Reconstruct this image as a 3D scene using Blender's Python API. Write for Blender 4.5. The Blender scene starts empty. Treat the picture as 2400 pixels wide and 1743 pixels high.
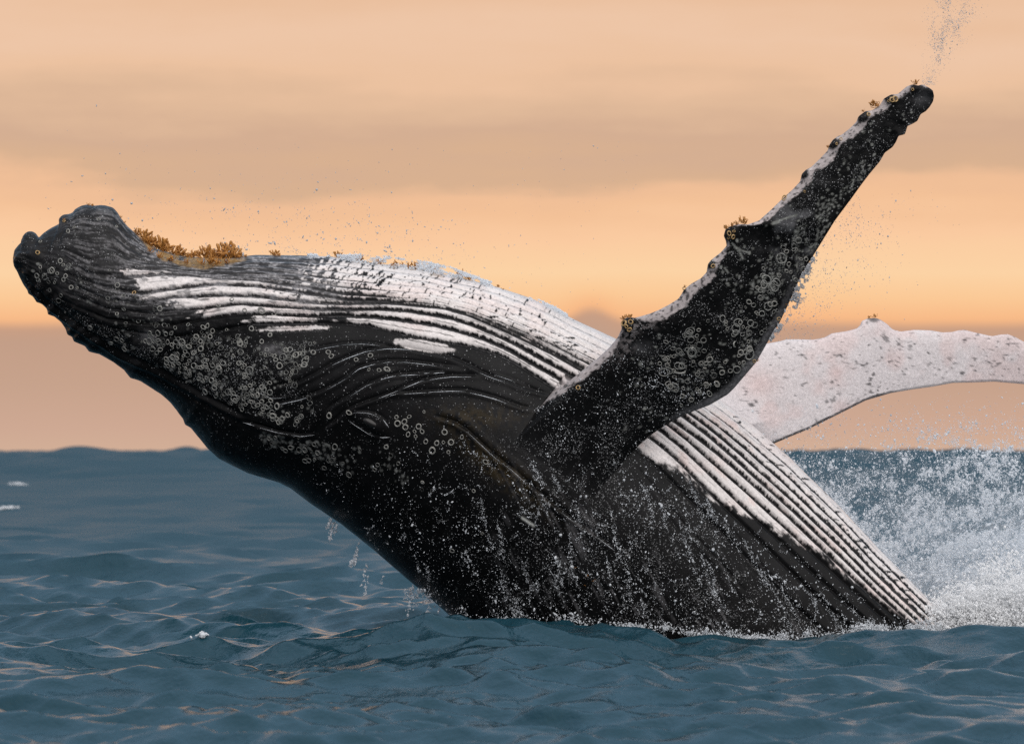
import bpy, math, random, time
import numpy as np

T00 = time.time()
DEBUG = 0
random.seed(7)
RNG = np.random.default_rng(11)
scene = bpy.context.scene
COL = scene.collection
R = math.radians

# ------------------------------------------------------------------ camera
D = 40.0                      # camera to the whale's midline plane (world Y = 0)
CAM_H = 1.6
K = 9.0 / 2400 / D            # tangent of one image pixel (the image is 2400 x 1743 pixels)
HOR = 1055.0
cam = bpy.data.cameras.new('camera')
cam.sensor_width = 36.0
cam.lens = 36.0 / (2400 * K)
cam.shift_y = (HOR - 871.5) / 2400
cam.clip_start = 0.5
cam.clip_end = 20000
cam.dof.use_dof = True
cam.dof.focus_distance = D - 1.0
cam.dof.aperture_fstop = 3.8
camo = bpy.data.objects.new('camera', cam)
COL.objects.link(camo)
camo.location = (0, -D, CAM_H)
camo.rotation_euler = (R(90), 0, 0)
scene.camera = camo

# ------------------------------------------------------------------ world: dusk sky with banks of cloud
def lin(c):
    out = []
    for v in c:
        v = v / 255.0
        out.append(v / 12.92 if v <= 0.04045 else ((v + 0.055) / 1.055) ** 2.4)
    return tuple(out)

FILL_SUN_EL, FILL_SUN_AZ = R(42), R(152)
world = bpy.data.worlds.new('World')
scene.world = world
world.use_nodes = True
wn, wl = world.node_tree.nodes, world.node_tree.links
wn.clear()
def N(tree_nodes, kind, **kw):
    n = tree_nodes.new(kind)
    for k_, v_ in kw.items():
        setattr(n, k_, v_)
    return n
def wmath(op, a, b=None, c=None, clamp=False):
    n = wn.new('ShaderNodeMath'); n.operation = op; n.use_clamp = clamp
    for i, v in enumerate((a, b, c)):
        if v is None: continue
        if isinstance(v, (int, float)): n.inputs[i].default_value = v
        else: wl.new(v, n.inputs[i])
    return n.outputs[0]
def wsmooth(v, a, b):
    n = wn.new('ShaderNodeMapRange'); n.interpolation_type = 'SMOOTHSTEP'
    wl.new(v, n.inputs[0]); n.inputs[1].default_value = a; n.inputs[2].default_value = b
    return n.outputs[0]
def wnoise(vec, scale, detail=3, rough=0.5):
    n = wn.new('ShaderNodeTexNoise'); n.inputs['Scale'].default_value = scale
    n.inputs['Detail'].default_value = detail; n.inputs['Roughness'].default_value = rough
    wl.new(vec, n.inputs['Vector']); return n.outputs['Fac']
def wcomb(x, y, z=0.0):
    n = wn.new('ShaderNodeCombineXYZ')
    for i, v in enumerate((x, y, z)):
        if isinstance(v, (int, float)): n.inputs[i].default_value = v
        else: wl.new(v, n.inputs[i])
    return n.outputs[0]
def wramp(fac, stops):
    n = wn.new('ShaderNodeValToRGB'); cr = n.color_ramp
    while len(cr.elements) > 1: cr.elements.remove(cr.elements[0])
    for i, (p, c) in enumerate(stops):
        e = cr.elements[0] if i == 0 else cr.elements.new(p)
        e.position = p; e.color = (*lin(c), 1)
    wl.new(fac, n.inputs[0]); return n.outputs[0]
def wmix(f, a, b, mode='MIX'):
    n = wn.new('ShaderNodeMix'); n.data_type = 'RGBA'; n.blend_type = mode
    for i, v in ((0, f), (6, a), (7, b)):
        if isinstance(v, (int, float)): n.inputs[i].default_value = v
        elif isinstance(v, tuple): n.inputs[i].default_value = v
        else: wl.new(v, n.inputs[i])
    return n.outputs[2]

tc = wn.new('ShaderNodeTexCoord')
sep = wn.new('ShaderNodeSeparateXYZ'); wl.new(tc.outputs['Generated'], sep.inputs[0])
dx, dy, dz = sep.outputs
el = wmath('MULTIPLY', wmath('ARCSINE', dz), 57.29578)          # degrees above the horizon
az = wmath('MULTIPLY', wmath('ARCTAN2', dx, dy), 57.29578)      # degrees right of the view axis
EPX = math.degrees(K)
azs = wmath('ADD', az, 217.3)
def elev(y): return (HOR - y) * EPX
def azim(x): return (x - 1200) * EPX
nz_long = wnoise(wcomb(wmath('MULTIPLY', azs, 0.055), wmath('MULTIPLY', el, 0.75), 3.1), 1.0, 4, 0.55)
nz_puff = wnoise(wcomb(wmath('MULTIPLY', azs, 0.24), wmath('MULTIPLY', el, 0.8), 4.2), 1.0, 6, 0.62)
nz_edge = wnoise(wcomb(wmath('MULTIPLY', azs, 0.35), 0.0, 5.5), 1.0, 3, 0.5)
bump = wmath('MULTIPLY', wmath('POWER', 2.718, wmath('MULTIPLY', -1.0, wmath('POWER', wmath('MULTIPLY', wmath('SUBTRACT', az, azim(1385)), 1 / (55 * EPX)), 2.0))), 34 * EPX)
bump = wmath('MULTIPLY', bump, wsmooth(el, elev(640), elev(725)))
el1 = wmath('SUBTRACT', el, bump)
el1 = wmath('ADD', el1, wmath('MULTIPLY', wmath('SUBTRACT', nz_edge, 0.5), 0.14))
low = wsmooth(el1, elev(640), elev(500))
warp = wmath('MULTIPLY', wmath('ADD', wmath('MULTIPLY', wmath('SUBTRACT', nz_long, 0.5), 1.9), wmath('MULTIPLY', wmath('SUBTRACT', nz_puff, 0.5), 1.3)), low)
t8 = wmath('MULTIPLY', wmath('ADD', wmath('ADD', el1, warp), 1.0), 1 / 9.0, clamp=True)
def s8(y): return (elev(y) + 1.0) / 9.0
near = wramp(t8, [
    (0.0, (204, 170, 148)), (s8(1055), (213, 177, 153)), (s8(1000), (209, 171, 149)), (s8(900), (201, 164, 141)),
    (s8(800), (197, 159, 136)), (s8(772), (202, 159, 132)), (s8(748), (251, 188, 136)), (s8(700), (254, 203, 151)),
    (s8(640), (255, 213, 166)), (s8(560), (253, 204, 161)), (s8(470), (246, 195, 152)), (s8(425), (241, 191, 151)),
    (s8(385), (219, 178, 144)), (s8(320), (214, 175, 146)), (s8(260), (226, 186, 153)), (s8(190), (238, 195, 160)),
    (s8(100), (240, 199, 167)), (s8(0), (236, 192, 157)), (s8(-200), (226, 188, 164)), (1.0, (212, 189, 177))])
th = wmath('MULTIPLY', wmath('ADD', el, wmath('MULTIPLY', wmath('SUBTRACT', nz_puff, 0.5), 6.0)), 1 / 90.0, clamp=True)
high_front = wramp(th, [(0.0, (216, 190, 174)), (0.065, (210, 188, 176)), (0.12, (150, 164, 180)), (0.25, (124, 156, 182)), (0.6, (184, 204, 226)), (1.0, (236, 241, 250))])
front = wmix(wsmooth(el, 5.6, 8.5), near, high_front)
back = wramp(th, [(0.0, (158, 158, 172)), (0.08, (182, 180, 192)), (0.28, (236, 238, 246)), (0.55, (252, 253, 255)), (1.0, (236, 241, 250))])
cover = wmix(wsmooth(dy, 0.25, -0.35), front, back)
sky = N(wn, 'ShaderNodeTexSky', sky_type='NISHITA')
sky.sun_disc = False
sky.sun_elevation = FILL_SUN_EL
sky.sun_rotation = FILL_SUN_AZ
sky.dust_density = 2.0
clear = wmix(1.0, sky.outputs[0], (0.08, 0.08, 0.08, 1), 'MULTIPLY')
total = wmix(0.96, clear, cover)
bg = wn.new('ShaderNodeBackground'); wl.new(total, bg.inputs['Color']); bg.inputs['Strength'].default_value = 1.0
wo = wn.new('ShaderNodeOutputWorld'); wl.new(bg.outputs[0], wo.inputs['Surface'])

# ------------------------------------------------------------------ sun: broad soft fill lamp added behind the camera to light the whale's near side
sd = bpy.data.lights.new('fill_sun', 'SUN'); sd.energy = 2.0; sd.angle = R(85); sd.color = (1.0, 0.96, 0.92)
so = bpy.data.objects.new('fill_sun', sd); COL.objects.link(so)
so.rotation_euler = (R(90) - FILL_SUN_EL, 0, R(28))

vs = scene.view_settings
vs.view_transform = 'Standard'; vs.look = 'None'; vs.exposure = 0.0; vs.gamma = 1.0; vs.use_curve_mapping = False
scene.cycles.use_denoising = False
scene.cycles.max_bounces = 12
scene.cycles.diffuse_bounces = 8
scene.cycles.volume_bounces = 4
scene.cycles.volume_step_rate = 2.0
scene.cycles.transmission_bounces = 8
scene.cycles.transparent_max_bounces = 8

# ------------------------------------------------------------------ helpers
def at(px, py, Y):
    """image pixel + depth (world Y) -> world point"""
    d = D + Y
    return np.stack(np.broadcast_arrays((px - 1200) * K * d, Y + 0.0 * px, CAM_H + (HOR - py) * K * d), -1)

TAB = RNG.random((512, 512)).astype(np.float32)
def vn(x, y, s=0):
    xi = np.floor(x); yi = np.floor(y)
    fx = (x - xi).astype(np.float32); fy = (y - yi).astype(np.float32)
    fx = fx * fx * (3 - 2 * fx); fy = fy * fy * (3 - 2 * fy)
    xi = (xi.astype(np.int64) + 37 * s); yi = (yi.astype(np.int64) + 91 * s)
    a = TAB[yi & 511, xi & 511]; b = TAB[yi & 511, (xi + 1) & 511]
    c = TAB[(yi + 1) & 511, xi & 511]; d_ = TAB[(yi + 1) & 511, (xi + 1) & 511]
    return (a + (b - a) * fx) * (1 - fy) + (c + (d_ - c) * fx) * fy
def fbm(x, y, s=0, o=3, g=0.5):
    v = 0; a = 1; t = 0
    for i in range(o):
        v = v + a * vn(x * 2 ** i, y * 2 ** i, s + 5 * i); t += a; a *= g
    return v / t
def sst(v, a, b):
    t = np.clip((v - a) / (b - a), 0, 1)
    return t * t * (3 - 2 * t)
def gauss(v, s): return np.exp(-(v / s) ** 2)

def link(o, parent=None):
    COL.objects.link(o)
    if parent is not None: o.parent = parent
    return o
def tag(o, label=None, cat=None, group=None, kind=None):
    if label: o['label'] = label
    if cat: o['category'] = cat
    if group: o['group'] = group
    if kind: o['kind'] = kind
    return o
def make_mesh(name, verts, faces, mat=None, smooth=True):
    """verts (n,3); faces (m,k) with equal k, or a list of such arrays"""
    me = bpy.data.meshes.new(name)
    verts = np.ascontiguousarray(verts, dtype=np.float32)
    fl = faces if isinstance(faces, list) else [faces]
    fl = [np.asarray(f, dtype=np.int32) for f in fl if len(f)]
    nl = sum(f.size for f in fl); nf = sum(len(f) for f in fl)
    me.vertices.add(len(verts)); me.vertices.foreach_set('co', verts.ravel())
    me.loops.add(nl); me.loops.foreach_set('vertex_index', np.concatenate([f.ravel() for f in fl]))
    me.polygons.add(nf)
    starts = []; off = 0
    for f in fl:
        starts.append(off + np.arange(len(f)) * f.shape[1]); off += f.size
    me.polygons.foreach_set('loop_start', np.concatenate(starts).astype(np.int32))
    me.update(calc_edges=True)
    me.polygons.foreach_set('use_smooth', np.full(nf, smooth))
    if mat: me.materials.append(mat)
    return me
def vcol(me, name, rgb):
    a = me.color_attributes.new(name, 'FLOAT_COLOR', 'POINT')
    buf = np.ones((len(me.vertices), 4), np.float32); buf[:, :3] = rgb
    a.data.foreach_set('color', buf.ravel())
def fattr(me, name, v):
    a = me.attributes.new(name, 'FLOAT', 'POINT'); a.data.foreach_set('value', np.asarray(v, np.float32))
def vattr(me, name, v):
    a = me.attributes.new(name, 'FLOAT_VECTOR', 'POINT'); a.data.foreach_set('vector', np.asarray(v, np.float32).ravel())

class Poly:
    def __init__(s, pts, smooth=0):
        p = np.array(pts, float)
        seg = np.hypot(*np.diff(p, axis=0).T); L = np.concatenate([[0], np.cumsum(seg)])
        n = int(L[-1] / 1.5) + 2
        l = np.linspace(0, L[-1], n)
        q = np.stack([np.interp(l, L, p[:, 0]), np.interp(l, L, p[:, 1])], -1)
        if smooth:
            w = int(smooth / 1.5) | 1
            ker = np.hanning(w + 2)[1:-1]; ker /= ker.sum(); h = w // 2
            pad = np.concatenate([2 * q[:1] - q[1:h + 1][::-1], q, 2 * q[-1:] - q[-h - 1:-1][::-1]]) if h else q
            q = np.stack([np.convolve(pad[:, 0], ker, 'valid'), np.convolve(pad[:, 1], ker, 'valid')], -1)
        s.q = q; s.l = l; s.L = l[-1]
    def __call__(s, l):
        return np.stack([np.interp(l, s.l, s.q[:, 0]), np.interp(l, s.l, s.q[:, 1])], -1)
    def near(s, p):
        return s.l[np.argmin(((s.q - np.array(p)) ** 2).sum(1))]
    def y(s, x):
        o = np.argsort(s.q[:, 0], kind='stable')
        return np.interp(x, s.q[o, 0], s.q[o, 1])

# ------------------------------------------------------------------ materials
def new_mat(name):
    m = bpy.data.materials.new(name); m.use_nodes = True
    nt = m.node_tree; nt.nodes.clear()
    out = nt.nodes.new('ShaderNodeOutputMaterial')
    return m, nt, nt.nodes, nt.links, out
def principled(name, base, rough=0.5, noise=None, ior=1.45, bump=0.0, bscale=60):
    m, nt, n, l, out = new_mat(name)
    p = n.new('ShaderNodeBsdfPrincipled'); l.new(p.outputs[0], out.inputs[0])
    p.inputs['Base Color'].default_value = (*base, 1); p.inputs['Roughness'].default_value = rough; p.inputs['IOR'].default_value = ior
    if noise:
        tcn = n.new('ShaderNodeTexCoord'); nz = n.new('ShaderNodeTexNoise'); nz.inputs['Scale'].default_value = noise[0]; nz.inputs['Detail'].default_value = 4
        l.new(tcn.outputs['Object'], nz.inputs['Vector'])
        r = n.new('ShaderNodeValToRGB'); r.color_ramp.elements[0].position = 0.3; r.color_ramp.elements[1].position = 0.7
        r.color_ramp.elements[0].color = (*base, 1); r.color_ramp.elements[1].color = (*noise[1], 1)
        l.new(nz.outputs['Fac'], r.inputs[0]); l.new(r.outputs[0], p.inputs['Base Color'])
    if bump:
        tcn = n.new('ShaderNodeTexCoord'); nz = n.new('ShaderNodeTexNoise'); nz.inputs['Scale'].default_value = bscale
        l.new(tcn.outputs['Object'], nz.inputs['Vector'])
        b = n.new('ShaderNodeBump'); b.inputs['Strength'].default_value = bump; b.inputs['Distance'].default_value = 0.01
        l.new(nz.outputs['Fac'], b.inputs['Height']); l.new(b.outputs[0], p.inputs['Normal'])
    return m

def skin_material():
    m, nt, n, l, out = new_mat('whale_skin')
    p = n.new('ShaderNodeBsdfPrincipled'); l.new(p.outputs[0], out.inputs[0])
    at_ = n.new('ShaderNodeAttribute'); at_.attribute_name = 'pigment'
    tcn = n.new('ShaderNodeTexCoord')
    nz = n.new('ShaderNodeTexNoise'); nz.inputs['Scale'].default_value = 55; nz.inputs['Detail'].default_value = 5; nz.inputs['Roughness'].default_value = 0.65
    l.new(tcn.outputs['Object'], nz.inputs['Vector'])
    mr = n.new('ShaderNodeMapRange'); l.new(nz.outputs['Fac'], mr.inputs[0])
    mr.inputs[1].default_value = 0.25; mr.inputs[2].default_value = 0.75; mr.inputs[3].default_value = 0.72; mr.inputs[4].default_value = 1.2
    mx = n.new('ShaderNodeVectorMath'); mx.operation = 'SCALE'; l.new(at_.outputs['Color'], mx.inputs[0]); l.new(mr.outputs[0], mx.inputs['Scale'])
    # crisp pale specks (old scars) where the skin carries them
    sp_ = n.new('ShaderNodeAttribute'); sp_.attribute_name = 'specks'
    last = mx.outputs[0]
    for sc_, seed, rad in ((62, 0.0, 0.36), (120, 7.3, 0.40)):
        ad = n.new('ShaderNodeVectorMath'); ad.operation = 'ADD'; ad.inputs[1].default_value = (seed, seed * 2, seed * 3); l.new(tcn.outputs['Object'], ad.inputs[0])
        vo = n.new('ShaderNodeTexVoronoi'); vo.inputs['Scale'].default_value = sc_; l.new(ad.outputs[0], vo.inputs['Vector'])
        sx = n.new('ShaderNodeSeparateXYZ'); l.new(vo.outputs['Color'], sx.inputs[0])
        inside = n.new('ShaderNodeMapRange'); inside.interpolation_type = 'SMOOTHSTEP'; l.new(vo.outputs['Distance'], inside.inputs[0])
        rr_ = n.new('ShaderNodeMath'); rr_.operation = 'MULTIPLY'; l.new(sx.outputs[1], rr_.inputs[0]); rr_.inputs[1].default_value = rad
        r2_ = n.new('ShaderNodeMath'); r2_.operation = 'ADD'; l.new(rr_.outputs[0], r2_.inputs[0]); r2_.inputs[1].default_value = 0.08
        l.new(r2_.outputs[0], inside.inputs[1]); l.new(rr_.outputs[0], inside.inputs[2]); inside.inputs[3].default_value = 0; inside.inputs[4].default_value = 1
        on = n.new('ShaderNodeMath'); on.operation = 'LESS_THAN'; l.new(sx.outputs[0], on.inputs[0]); l.new(sp_.outputs['Fac'], on.inputs[1])
        am_ = n.new('ShaderNodeMath'); am_.operation = 'MULTIPLY'; l.new(inside.outputs[0], am_.inputs[0]); l.new(on.outputs[0], am_.inputs[1])
        va = n.new('ShaderNodeMath'); va.operation = 'MULTIPLY'; l.new(sx.outputs[2], va.inputs[0]); va.inputs[1].default_value = 0.34
        cc = n.new('ShaderNodeCombineXYZ')
        for q_ in range(3): l.new(va.outputs[0], cc.inputs[q_])
        mm = n.new('ShaderNodeVectorMath'); mm.operation = 'MAXIMUM'; l.new(last, mm.inputs[0])
        sc2 = n.new('ShaderNodeVectorMath'); sc2.operation = 'SCALE'; l.new(cc.outputs[0], sc2.inputs[0]); l.new(am_.outputs[0], sc2.inputs['Scale'])
        l.new(sc2.outputs[0], mm.inputs[1]); last = mm.outputs[0]
    l.new(last, p.inputs['Base Color'])
    nr = n.new('ShaderNodeTexNoise'); nr.inputs['Scale'].default_value = 7; nr.inputs['Detail'].default_value = 5
    l.new(tcn.outputs['Object'], nr.inputs['Vector'])
    mr2 = n.new('ShaderNodeMapRange'); l.new(nr.outputs['Fac'], mr2.inputs[0]); mr2.inputs[1].default_value = .3; mr2.inputs[2].default_value = .7
    mr2.inputs[3].default_value = 0.14; mr2.inputs[4].default_value = 0.36
    l.new(mr2.outputs[0], p.inputs['Roughness'])
    p.inputs['IOR'].default_value = 1.17
    b = n.new('ShaderNodeBump'); b.inputs['Strength'].default_value = 0.35; b.inputs['Distance'].default_value = 0.006
    l.new(nz.outputs['Fac'], b.inputs['Height']); l.new(b.outputs[0], p.inputs['Normal'])
    return m

def water_material():
    m, nt, n, l, out = new_mat('sea_water')
    p = n.new('ShaderNodeBsdfPrincipled'); l.new(p.outputs[0], out.inputs[0])
    p.inputs['Base Color'].default_value = (0.009, 0.040, 0.056, 1)
    p.inputs['IOR'].default_value = 1.333
    ua = n.new('ShaderNodeAttribute'); ua.attribute_name = 'unresolved'      # ripples too fine for the mesh count as roughness
    um = n.new('ShaderNodeMapRange'); l.new(ua.outputs['Fac'], um.inputs[0]); um.inputs[3].default_value = 0.13; um.inputs[4].default_value = 0.46
    l.new(um.outputs[0], p.inputs['Roughness'])
    tcn = n.new('ShaderNodeTexCoord')
    mp = n.new('ShaderNodeMapping'); mp.inputs['Scale'].default_value = (1.0, 0.55, 1.0); l.new(tcn.outputs['Object'], mp.inputs['Vector'])
    nz = n.new('ShaderNodeTexNoise'); nz.inputs['Scale'].default_value = 2.6; nz.inputs['Detail'].default_value = 7; nz.inputs['Roughness'].default_value = 0.56
    l.new(mp.outputs[0], nz.inputs['Vector'])
    b = n.new('ShaderNodeBump'); b.inputs['Strength'].default_value = 1.0; b.inputs['Distance'].default_value = 0.07
    l.new(nz.outputs['Fac'], b.inputs['Height']); l.new(b.outputs[0], p.inputs['Normal'])
    return m

def droplet_material(name, col=(0.80, 0.82, 0.86), trans=0.4):
    m, nt, n, l, out = new_mat(name)
    d_ = n.new('ShaderNodeBsdfDiffuse'); d_.inputs[0].default_value = (*col, 1)
    t = n.new('ShaderNodeBsdfTranslucent'); t.inputs[0].default_value = (*col, 1)
    g = n.new('ShaderNodeBsdfGlossy'); g.inputs['Roughness'].default_value = 0.15
    m1 = n.new('ShaderNodeMixShader'); m1.inputs[0].default_value = trans
    l.new(d_.outputs[0], m1.inputs[1]); l.new(t.outputs[0], m1.inputs[2])
    m2 = n.new('ShaderNodeMixShader'); m2.inputs[0].default_value = 0.06
    l.new(m1.outputs[0], m2.inputs[1]); l.new(g.outputs[0], m2.inputs[2]); l.new(m2.outputs[0], out.inputs[0])
    return m

M_SKIN = skin_material()
M_SEA = water_material()
def scar_material():
    m, nt, n, l, out = new_mat('scar_ring')
    p = n.new('ShaderNodeBsdfPrincipled'); l.new(p.outputs[0], out.inputs[0]); p.inputs['Roughness'].default_value = 0.5
    a_ = n.new('ShaderNodeAttribute'); a_.attribute_name = 'pigment'; l.new(a_.outputs['Color'], p.inputs['Base Color'])
    return m
M_SCAR = scar_material()
M_DROP = droplet_material('spray_water', (0.86, 0.885, 0.91), 0.5)
M_AIR = droplet_material('air_drop_water', (0.56, 0.56, 0.57), 0.25)
M_FOAM = droplet_material('foam_water', (0.66, 0.68, 0.70), 0.2)
M_BARN = principled('barnacle_shell', (0.075, 0.073, 0.068), 0.6, noise=(9, (0.40, 0.39, 0.35)))
M_BARN_GOLD = principled('golden_barnacle_shell', (0.34, 0.19, 0.06), 0.55, noise=(120, (0.58, 0.42, 0.22)))
M_GOOSE = principled('goose_barnacle_flesh', (0.27, 0.095, 0.016), 0.5, noise=(14, (0.62, 0.30, 0.075)))
M_EYE = principled('eye_wet_black', (0.012, 0.010, 0.009), 0.08)

# ================================================================== THE SEA
RW = np.random.default_rng(5)
NW = 120
lam = np.exp(RW.uniform(math.log(0.27), math.log(7.0), NW))
kk = 2 * np.pi / lam
wdir = R(248) + RW.normal(0, 0.62, NW)            # travelling towards the camera and to the left
kx, ky = kk * np.cos(wdir), kk * np.sin(wdir)
slope = np.where(lam > 4, 0.017, np.where(lam > 1.3, 0.027, 0.052))
amp = slope / kk
ph = RW.uniform(0, 2 * np.pi, NW)
NSW = 24
_l = np.exp(RW.uniform(math.log(6), math.log(48), NSW)); _d = R(250) + RW.normal(0, 0.9, NSW)
SW = np.stack([2 * np.pi / _l * np.cos(_d), 2 * np.pi / _l * np.sin(_d), RW.uniform(0, 6.28, NSW), 0.015 * _l ** 0.85], -1)
HEAP = ([-3.0, -1.25, -0.65, -0.2, 0.35, 0.7, 1.05, 1.25, 1.55, 1.9, 2.3, 2.5, 3.0, 3.35, 3.6, 3.9, 4.6, 5.5],
        [0.0, 0.05, 0.25, 0.24, 0.20, 0.20, 0.12, 0.0, -0.03, -0.025, -0.04, 0.01, 0.025, 0.015, 0.035, 0.025, 0.04, 0.03])
def bumps(x, y):
    # swell heaped up against the whale: crest height along the flank
    h = np.interp(x, HEAP[0], HEAP[1]) * np.exp(-((y + 2.9) / np.where(y < -2.9, 2.6, 0.9)) ** 2)
    h = h + 0.05 * (fbm(x * 7, y * 7, 33, 3) - 0.5) * np.exp(-((x - 4.4) / 0.7) ** 2 - ((y + 1.4) / 0.7) ** 2)
    return h
def sea_disp(x, y, spacing=0.0):
    hx = np.zeros_like(x); hy = np.zeros_like(x); hz = np.zeros_like(x)
    lost = np.zeros_like(x); full = 0.0
    gust = 0.65 + 0.7 * fbm(x * 0.16 + 40, y * 0.07 + 11, 3, 3)
    for i in range(NW):
        f = np.clip(lam[i] / (1.9 * spacing + 1e-6) - 0.6, 0, 1) if not np.isscalar(spacing) else 1.0
        a = amp[i] * f * (gust if lam[i] < 2.5 else 1.0)
        lost += slope[i] ** 2 * (1 - f * f); full += slope[i] ** 2
        p_ = kx[i] * x + ky[i] * y + ph[i]
        c = np.cos(p_); s = np.sin(p_)
        hz += a * s
        q = 0.85 * a
        hx += q * c * math.cos(wdir[i]); hy += q * c * math.sin(wdir[i])
    far = sst(np.hypot(x, y), 30, 420)          # open-water swell, larger away from the lee of the whale
    for i in range(NSW):
        p_ = SW[i, 0] * x + SW[i, 1] * y + SW[i, 2]
        hz += far * SW[i, 3] * np.sin(p_)
    sea_disp.lost = lost / full
    return hx, hy, hz + bumps(x, y)

def build_sea():
    d1 = np.arange(14.0, 42.0, 0.062)
    g = [d1[-1]]; st = 0.062
    while g[-1] < 9000:
        st *= 1.013 if g[-1] < 300 else 1.035
        g.append(g[-1] + st)
    dd = np.concatenate([[-260, -120, -50, -20, -5, 3, 8, 11.5], d1, g[1:]])
    u = np.linspace(-1, 1, 520)
    wing = np.array([1.1, 1.3, 1.7, 2.6, 5, 10, 22, 50])
    u = np.concatenate([-wing[::-1], u, wing])
    Dg, U = np.meshgrid(dd, u, indexing='ij')
    X = U * (1.0 + 0.135 * np.maximum(Dg, 8)); Y = Dg - D
    sp = np.gradient(dd)[:, None] * np.ones_like(U)
    sp = np.maximum(sp, np.abs(np.gradient(X, axis=1)))
    hx, hy, hz = sea_disp(X, Y, sp)
    V = np.stack([X + hx, Y + hy, hz], -1).reshape(-1, 3)
    n, m_ = Dg.shape
    idx = np.arange(n * m_).reshape(n, m_)
    F = np.stack([idx[:-1, :-1], idx[:-1, 1:], idx[1:, 1:], idx[1:, :-1]], -1).reshape(-1, 4)
    o = bpy.data.objects.new('sea', make_mesh('sea', V, F, M_SEA)); link(o)
    fattr(o.data, 'unresolved', sea_disp.lost.reshape(-1))
    tag(o, 'dark blue choppy sea reaching to the horizon', None, None, 'structure')
    return len(F)
NSEA = build_sea()

# ================================================================== THE WHALE: outlines traced in image pixels
TOP = Poly([(30,605),(33,587),(41,576),(51,566),(52,555),(58,547),(66,542),(76,542),(85,547),(91,557),(102,546),(120,534),(140,524),(145,512),(157,503),(169,499),
    (176,490),(190,482),(205,479),(220,482),(235,480),(247,481),(265,486),(275,497),(284,511),(298,529),(316,545),(335,562),(371,584),(423,598),(476,604),(529,603),(573,600),
    (600,597),(700,598),(776,601),(847,611),(917,621),(1000,633),(1041,642),(1112,658),(1165,672),(1238,696),(1300,723),(1344,747),(1450,796),(1540,845),(1615,889),(1690,936),
    (1750,983),(1811,1036),(1850,1070),(1900,1120),(1958,1175),(2060,1285),(2170,1396),(2235,1466),(2330,1570),(2450,1700),(2600,1850),(2800,2020),(3050,2190),(3250,2310)], 7)
BOT = Poly([(30,605),(33,624),(41,638),(46,650),(55,668),(63,679),(66,689),(76,695),(85,709),(98,713),(108,723),(112,737),(127,743),(141,754),(153,770),(158,784),(169,789),
    (173,800),(187,806),(199,811),(208,824),(233,830),(265,848),(291,867),(305,885),(330,893),(353,908),(379,925),(400,944),(415,963),(429,982),(434,995),(448,1003),(464,1023),
    (485,1049),(512,1074),(547,1092),(582,1109),(606,1116),(653,1130),(680,1143),(727,1179),(800,1228),(873,1286),(946,1349),(999,1393),(1043,1432),(1150,1530),(1280,1630),
    (1450,1740),(1620,1830),(1800,1910),(2050,2010),(2330,2110),(2700,2230),(3000,2330),(3250,2420)], 6)
CORR = [((30,605),(30,605)),((51,566),(33,624)),((76,542),(50,658)),((140,524),(72,693)),((220,482),(100,714)),((284,511),(127,743)),((353,573),(173,800)),((423,598),(233,830)),
    ((529,603),(330,893)),((650,597),(415,963)),((776,601),(485,1049)),((917,621),(582,1109)),((1041,642),(669,1136)),((1165,672),(760,1200)),((1300,723),(873,1286)),
    ((1450,796),(999,1393)),((1600,880),(1110,1495)),((1750,983),(1240,1600)),((1900,1120),(1400,1710)),((2060,1285),(1580,1810)),((2235,1466),(1800,1910)),
    ((2450,1700),(2100,2030)),((2800,2020),(2550,2180)),((3250,2310),(3250,2420))]
NU = 980
cu = []; ct = []; cb = []; acc = 0; pt = pb = None
for a, b in CORR:
    la, lb = TOP.near(a), BOT.near(b)
    if pt is not None:
        vis = 0.5 * ((la - pt) + (lb - pb))
        acc += vis if a[0] < 2250 else vis * 0.25
    cu.append(acc); ct.append(la); cb.append(lb); pt, pb = la, lb
uu = np.linspace(0, acc, NU + 1)[1:]
def smooth1(v, w):
    k_ = np.hanning(w + 2)[1:-1]; k_ /= k_.sum(); h = w // 2
    pad = np.concatenate([2 * v[0] - v[1:h + 1][::-1], v, 2 * v[-1] - v[-h - 1:-1][::-1]])
    return np.convolve(pad, k_, 'valid')
lt = smooth1(np.interp(uu, cu, ct), 41); lb_ = smooth1(np.interp(uu, cu, cb), 41)
PT, PB = TOP(np.clip(lt, 0, TOP.L)), BOT(np.clip(lb_, 0, BOT.L))
hpx = np.hypot(*(PT - PB).T)
# half breadth of the whale (metres) along the body
xm = 0.5 * (PT[:, 0] + PB[:, 0])
Wd = np.interp(xm, [28, 45, 80, 140, 220, 350, 500, 650, 850, 1050, 1250, 1600, 2000, 2500, 3250],
               [0.03, 0.17, 0.27, 0.37, 0.47, 0.62, 0.78, 0.95, 1.14, 1.26, 1.30, 1.22, 1.0, 0.62, 0.2])
Wd = smooth1(Wd, 31)
NF, NB = 430, 70
ang = np.concatenate([np.linspace(0, np.pi, NF, endpoint=False), np.linspace(np.pi, 2 * np.pi, NB, endpoint=False)])
NA = NF + NB
ca, sa = np.cos(ang), np.sin(ang)
Q = 0.5 * (PT + PB)[:, None, :] + 0.5 * (PT - PB)[:, None, :] * ca[None, :, None]        # (NU,NA,2)
dep = Wd[:, None] * (np.abs(sa) ** 0.92)[None, :]
front = (sa >= 0)[None, :]
Pn = at(Q[..., 0], Q[..., 1], -dep)
BODY = Pn.copy(); BODY[..., 1] = np.where(front, -dep, dep)

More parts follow.
